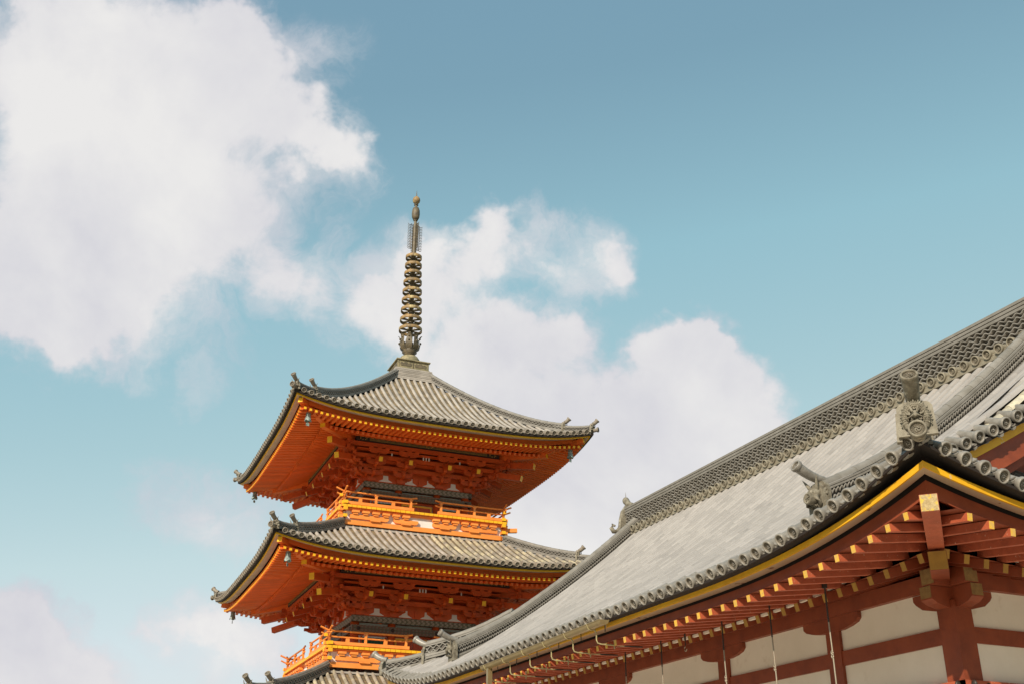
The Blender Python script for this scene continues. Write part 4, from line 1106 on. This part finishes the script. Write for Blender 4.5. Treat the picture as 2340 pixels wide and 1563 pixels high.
# ridge end ornaments
for sy in (-1, 1):
    b = mb('stone_ornament'); p = np.array((0, sy*(RY+0.02), 9.35)); o = np.array((0, sy, 0.0))
    b.prism([(-0.36, -0.05), (0.36, -0.05), (0.30, 0.45), (0.26, 0.88), (0.12, 1.08), (-0.12, 1.08), (-0.26, 0.88), (-0.30, 0.45)], p, (1, 0, 0), (0, 0, 1), (0, sy, 0), 0.12)
    for sg in (-1, 1):
        b.tube([p+(sg*x, sy*0.08, z_) for x, z_ in ((0.24, 0.86), (0.30, 0.62), (0.33, 0.40), (0.42, 0.28), (0.54, 0.27), (0.60, 0.36), (0.56, 0.45), (0.48, 0.43))], [0.05, 0.055, 0.06, 0.065, 0.065, 0.06, 0.045, 0.03], 8)
        b.tube([p+(sg*x, sy*0.08, z_) for x, z_ in ((0.34, 0.18), (0.42, 0.02), (0.52, -0.06), (0.56, 0.03), (0.50, 0.08))], [0.05, 0.055, 0.05, 0.04, 0.03], 8)
        b.tube([p+(sg*x, sy*0.06, z_) for x, z_ in ((0.34, -0.05), (0.44, -0.2), (0.50, -0.16))], [0.045, 0.04, 0.02], 7)
    for i in range(10): a = 0.3+i*0.27; b.ball(p+(0.2*math.cos(a), sy*0.13, 0.5+0.3*math.sin(a)), 0.05, 7)
    b.ball(p+(0, sy*0.15, 0.5), 0.13, 9)
    b.tube([p+(0, -sy*0.1, 1.02), p+(0, sy*0.1, 1.10), p+(0, sy*0.26, 1.24)], [0.075, 0.085, 0.10], 12); b.ball(p+(0, sy*0.27, 1.26), 0.10, 10)
    b.tube([p+(0, sy*0.27, 1.33), p+(0, sy*0.27, 1.50)], [0.012, 0.003], 5)
    b.build('ridge_end_ornament', roof)

# ---------------- eaves
def hsweep(name, m, a0, a1, z0, z1, lk=0.96, z0i=None, parent=None):
    b = MB()
    for k, A, H in SL:
        q = mb(m, R=Rz(k)); sweep(q, A, H, A-a0, A-a1, z0, z1, lift_for(H), n=60, z0i=z0i, lk=lk); merge(b, q)
    return b.build(name, parent or hall)
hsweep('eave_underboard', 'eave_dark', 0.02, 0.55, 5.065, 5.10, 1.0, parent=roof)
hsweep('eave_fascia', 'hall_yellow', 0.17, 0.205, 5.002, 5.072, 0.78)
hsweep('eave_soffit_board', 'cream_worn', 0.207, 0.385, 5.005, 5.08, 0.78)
hsweep('eave_shadow_strip', 'eave_dark', 0.46, 0.50, 4.85, 5.09, 0.78, parent=roof)  # near-black strip standing in for the shadow gap behind the fascia
hsweep('eave_beam', 'hall_red', 0.42, 0.459, 4.80, 4.975, 0.74)
zfl = lambda a, s, A, H: 4.742+0.13*(A-0.27-a)+0.74*hl(H-abs(s))
zbl = lambda a, s, A, H: 4.775+0.29*(A-1.31-a)+0.58*hl(H-abs(s))
f_r = Series('rafter', hall); b_r = Series('base_rafter', hall); soff = MB(); slv = MB()
RP = 0.3125
for k, A, H in SL:
    R = Rz(k); a_f0 = A-0.27; a_f1 = A-1.31; a_w = A-2.45; q = mb('hall_red', R=R)
    if k in (1, 3): ss = [9.10-RP*i for i in range(int(18.2/RP)+1)]
    else: nn = int(2*(H-0.85)/0.3205); ss = [-(H-0.84)+RP*i for i in range(int((2*(H-0.84))/RP)+1)]
    for s in ss:
        sc = (0 if k in (0, 3) else 1000)+(9.75-s if k == 3 else s+6.3)
        ai = max(a_f1-0.08, A-H+abs(s)+0.08)
        if a_f0-ai > 0.04:
            b = mb('hall_red_worn', R=R); p0 = np.array((s, -a_f0, zfl(a_f0, s, A, H))); p1 = np.array((s, -ai, zfl(ai, s, A, H)))
            b.names.append('yellow_worn'); d = (p0-p1)/np.linalg.norm(p0-p1)
            b.beam(p1, p0, 0.078, 0.094); b.use('yellow_worn'); b.beam(p0, p0+d*0.004, 0.072, 0.088); f_r.put(sc, roof, b)
        ai = max(a_w, A-H+abs(s)+0.08)
        if a_f1-ai > 0.04:
            b = mb('hall_red', R=R); p0 = np.array((s, -a_f1, zbl(a_f1, s, A, H))); p1 = np.array((s, -ai, zbl(ai, s, A, H)))
            b.names.append('yellow_worn'); d = (p0-p1)/np.linalg.norm(p0-p1)
            b.beam(p1, p0, 0.092, 0.12); b.use('yellow_shaded'); b.beam(p0, p0+d*0.004, 0.084, 0.112); b_r.put(sc, roof, b)
    pitch = RP
    for s in ss+[ss[-1]+(RP if k == 0 or k == 2 else -RP)]:
        for fn, a0, a1, up in ((zfl, a_f0+0.0, a_f1, 0.054), (zbl, a_f1, a_w-0.2, 0.064)):
            V = []; dd = RP if k in (0, 2) else -RP
            for s_ in (s-dd/2, s+dd/2):
                s_ = max(-H+0.3, min(H-0.3, s_)); i0 = max(a1, min(a0, A-H+abs(s_)))
                V += [(s_, -a0, fn(a0, s_, A, H)+up), (s_, -i0, fn(i0, s_, A, H)+up)]
            q.add(V, [(0, 1, 3, 2)])
    merge(soff, q)
    q = mb('hall_red', R=R); sweep(q, A, H, a_f1+0.04, a_f1-0.10, 4.845, 4.885, lift_for(H), n=60, lk=0.72); merge(soff, q)
    q = mb('hall_plaster', R=R); sweep(q, A, H, a_f1-0.02, a_f1-0.06, 4.84, 4.80, lift_for(H), n=60, lk=0.66); merge(slv, q)
f_r.done(); b_r.done(); soff.build('soffit', roof); slv.build('plaster_strip', roof)
for sx in (-1, 1):
    for sy in (-1, 1):
        o = lambda d, z_: np.array((sx*(AX-d), sy*(AY-d), z_))
        b = mb('hall_red_worn'); b.names.append('aged_wood_end')
        e0 = o(0.28, 5.16); e1 = o(1.75, 5.09); b.beam(e1, e0, 0.195, 0.20); d = (e0-e1)/np.linalg.norm(e0-e1)
        b.use('aged_wood_end'); b.beam(e0, e0+d*0.006, 0.185, 0.19); b.build('hip_rafter', roof)
        b = mb('hall_red'); b.names.append('yellow_worn'); e0 = o(1.36, 4.86); e1 = o(2.6, 5.02); b.beam(e1, e0, 0.22, 0.23); d = (e0-e1)/np.linalg.norm(e0-e1)
        b.use('yellow_shaded'); b.beam(e0, e0+d*0.006, 0.21, 0.22); b.build('hip_rafter', roof)

# ---------------- walls
WX, WY = 4.02, 7.60            # wall face half sizes (outer face of the plaster)
for k, A, H, W, Hw in ((3, AX, AY, WX, WY), (1, AX, AY, WX, WY), (0, AY, AX, WY, WX), (2, AY, AX, WY, WX)):
    R = Rz(k)
    q = mb('hall_plaster', R=R); q.bx(-Hw+0.02, Hw-0.02, -W, -W+0.12, 3.0 if True else 0, 4.90); q.bx(-Hw+0.02, Hw-0.02, -W, -W+0.12, 0.0, 2.998); q.build('plaster_wall', hall)
    q = mb('hall_red', R=R); q.bx(-Hw-0.35-0.001*k, Hw+0.35+0.001*k, -W-0.095, -W+0.14, 4.772+0.001*k, 4.99); q.use('ochre_worn')
    for sg in (-1, 1): q.bx(*sorted((sg*(Hw+0.352), sg*(Hw+0.356))), -W-0.085, -W+0.13, 4.785, 4.98)
    q.build('wall_plate', hall)
    q = mb('hall_red', R=R); q.bx(-Hw+0.05, Hw-0.05, -W-0.035, -W+0.06, 4.075, 4.28); q.build('tie_beam', hall)
    q = mb('hall_red_worn', R=R); q.bx(-Hw-0.12+0.002*(k % 2), Hw+0.12-0.002*(k % 2), -W-0.12, -W+0.02, 3.40, 3.59)
    q.use('lacquer_dark')
    for v in ([WY, 5.2, 2.4, -1.4, -4.9, -WY] if k in (1, 3) else [-WX, -1.3, 1.3, WX]):
        for o_ in (-0.26, 0.26): q.ball((v+o_, -W-0.125, 3.52), 0.05, 8, (1, 0.5, 1))
    q.build('lower_tie_beam', hall)
    q = mb('hall_red', R=R); q.bx(-Hw-0.1, Hw+0.1, -W-0.10, -W+0.02, 0.3, 0.55); q.build('sill_beam', hall)
PL = [(-5.23, 1), (-2.37, 1), (1.40, 1), (4.9, 1)]
for sgn in (-1, 1):
    for y, _ in PL:
        b = mb('hall_red'); X = sgn*WX; b.bx(*sorted((X+sgn*0.05, X-sgn*0.24)), y-0.15, y+0.15, 0, 4.60)
        b.build('pillar', hall)
        b = mb('hall_red'); P = [(-0.62, 0.172), (-0.62, 0.09), (-0.56, 0.04), (-0.42, 0.0), (-0.25, -0.025), (0.25, -0.025), (0.42, 0.0), (0.56, 0.04), (0.62, 0.09), (0.62, 0.172)]
        b.prism(P, (X+sgn*0.075, y, 4.60), (0, 1, 0), (0, 0, 1), (-sgn, 0, 0), 0.20); b.build('bracket_arm', hall)
    for x in (-1.35, 1.35):
        b = mb('hall_red'); Y = sgn*WY; b.bx(x-0.15, x+0.15, *sorted((Y+sgn*0.05, Y-sgn*0.24)), 0, 4.60); b.build('pillar', hall)
        b = mb('hall_red'); b.prism(P, (x, Y+sgn*0.075, 4.60), (1, 0, 0), (0, 0, 1), (0, -sgn, 0), 0.20); b.build('bracket_arm', hall)
for sx in (-1, 1):
    for sy in (-1, 1):
        cx, cy = sx*(WX-0.09), sy*(WY-0.09); b = mb('hall_red'); b.bx(cx-0.15, cx+0.15, cy-0.15, cy+0.15, 0, 4.60); b.build('pillar', hall)
        b = mb('hall_red'); b.use('hall_red')
        P2 = [(-0.44, 0.168), (-0.44, 0.0), (-0.36, -0.05), (-0.2, -0.09), (0.2, -0.09), (0.45, -0.03), (0.56, 0.05), (0.60, 0.10), (0.60, 0.168)]
        b.prism(P2, (cx-0.10, cy, 4.60), (0, -sy, 0), (0, 0, 1), (1, 0, 0), 0.20)
        b.prism([(a, c-0.002) for a, c in P2], (cx, cy-0.10, 4.60), (-sx, 0, 0), (0, 0, 1), (0, 1, 0), 0.20)
        b.use('ochre_worn'); b.box((cx, cy+sy*0.442, 4.69), (0.19, 0.004, 0.15)); b.box((cx+sx*0.442, cy, 4.69), (0.004, 0.19, 0.15))
        b.build('bracket_arm', hall)

# ---------------- gutter with its brackets and downpipe
GX = -6.44
def W_(x, y, z_): return (x, y, z_)
b = mb('gutter_metal'); y0, y1 = 15.90-HC[1], 20.95-HC[1]; n = 10; V = []
for y in np.linspace(y0, y1, 12):
    zc = 5.02-0.012*(y-y0)
    for r in (0.085, 0.078):
        for j in range(n+1): a = math.pi+math.pi*j/n; V.append((GX+r*math.cos(a), y, zc+r*math.sin(a)*0.95))
m_ = 2*(n+1); F = []
for i in range(11):
    for j in range(n): F += [(i*m_+j, i*m_+j+1, (i+1)*m_+j+1, (i+1)*m_+j), (i*m_+n+1+j, (i+1)*m_+n+1+j, (i+1)*m_+n+2+j, i*m_+n+2+j)]
    for j0, j1 in ((0, n+1), (n, 2*n+1)): F.append((i*m_+j0, i*m_+j1, (i+1)*m_+j1, (i+1)*m_+j0))
b.add(V, F, True); b.add([V[i] for i in range(n+1)], [tuple(range(n+1))]); b.add([V[11*m_+i] for i in range(n+1)], [tuple(range(n+1))])
for e in (0, 2*n+1-n): pass
b.tube([(GX-0.085, y, 5.02-0.012*(y-y0)) for y in np.linspace(y0, y1, 8)], 0.009, 6); b.tube([(GX+0.085, y, 5.02-0.012*(y-y0)) for y in np.linspace(y0, y1, 8)], 0.009, 6)
gut = b.build('gutter', hall)
for y in (16.35, 17.20, 18.05, 18.95, 19.85, 20.75):
    y -= HC[1]; zc = 5.02-0.012*(y-y0); b = mb('bracket_metal')
    P = [(GX+0.09, y, zc+0.03), (GX+0.06, y, zc-0.07), (GX, y, zc-0.092), (GX-0.06, y, zc-0.07), (GX-0.09, y, zc+0.0)]
    b.tube(P, 0.010, 6)
    P = [(GX+0.05, y, zc-0.08), (GX+0.09, y, zc-0.12), (GX+0.09, y, zc-0.24), (GX+0.11, y, zc-0.285), (GX+0.17, y, zc-0.30), (GX+0.62, y, zc-0.30)]
    b.tube(P, 0.012, 7); b.tube([(GX+0.42, y, zc-0.36), (GX+0.42, y, zc-0.22)], 0.010, 6)
    b.use('rod_dark'); b.tube([(GX+0.60, y, zc-0.30), (GX+0.95, y, zc-0.29)], 0.013, 6)
    b.build('gutter_bracket', hall)
    b = mb('rod_dark'); b.tube([(GX+0.08, y-0.32, zc-0.16), (GX+0.08, y-0.32, zc+0.05)], 0.008, 5); b.build('gutter_strap', hall)
b = mb('gutter_metal'); b.bx(GX-0.045, GX+0.045, 20.62-HC[1], 20.71-HC[1], 0.0, 4.90); b.build('downpipe', hall)

# ---------------- iron rods and a hook hanging under the long eave
names = ['iron rod hanging under the long eave, nearest to the corner pillar', 'hanging iron rod before the white panel between the corner pillar and the second pillar',
         'hanging iron rod beside the second pillar bracket, just right of the small hook', 'hanging iron rod left of the small hook, in the shaded bay of the long wall', 'farthest hanging iron rod under the long eave, beside the third bracket']
for y, lab in zip((11.83, 13.07, 14.28, 16.07, 17.27), names):
    r = empty('hanging_rod', (9.8, y, 2.3), 0, lab, 'hanging rod', 'iron rods hanging from the hall eave')
    b = mb('rod_dark'); b.tube([(0, 0, 2.60), (0, 0, 2.08)], 0.012, 7); b.box((0, 0, 2.56), (0.05, 0.05, 0.07)); b.build('upper_rod', r)
    b = mb('rod_light'); b.tube([(0, 0, 2.09), (0, -0.01, 1.70)], 0.010, 7)  # pale below the eave's shadow line, sunlight put into the colour
    for zz in (1.69, 1.645): b.tube([(0.0, 0.019*math.cos(q), zz+0.024*math.sin(q)) for q in np.linspace(0, 6.3, 11)], 0.009, 6, False)
    b.tube([(0, -0.01, 1.62), (0, -0.02, 0.4), (0, -0.02, 0)], 0.0105, 7); b.build('lower_rod', r)
r = empty('hanging_hook', (9.8, 15.33, 4.52), 0, 'small dark hook on a short rod hanging alone under the long eave', 'hook')
b = mb('rod_dark'); b.tube([(0, 0, 0.40), (0, 0, 0.17)], 0.016, 7); b.tube([(0, 0, 0.18), (0, 0, 0.08)], 0.008, 6); b.build('rod', r)
b = mb('rod_light'); b.tube([(0, 0.035*math.sin(q), 0.035+0.035*math.cos(q)) for q in np.linspace(0, 4.6, 12)], 0.008, 6); b.build('hook', r)
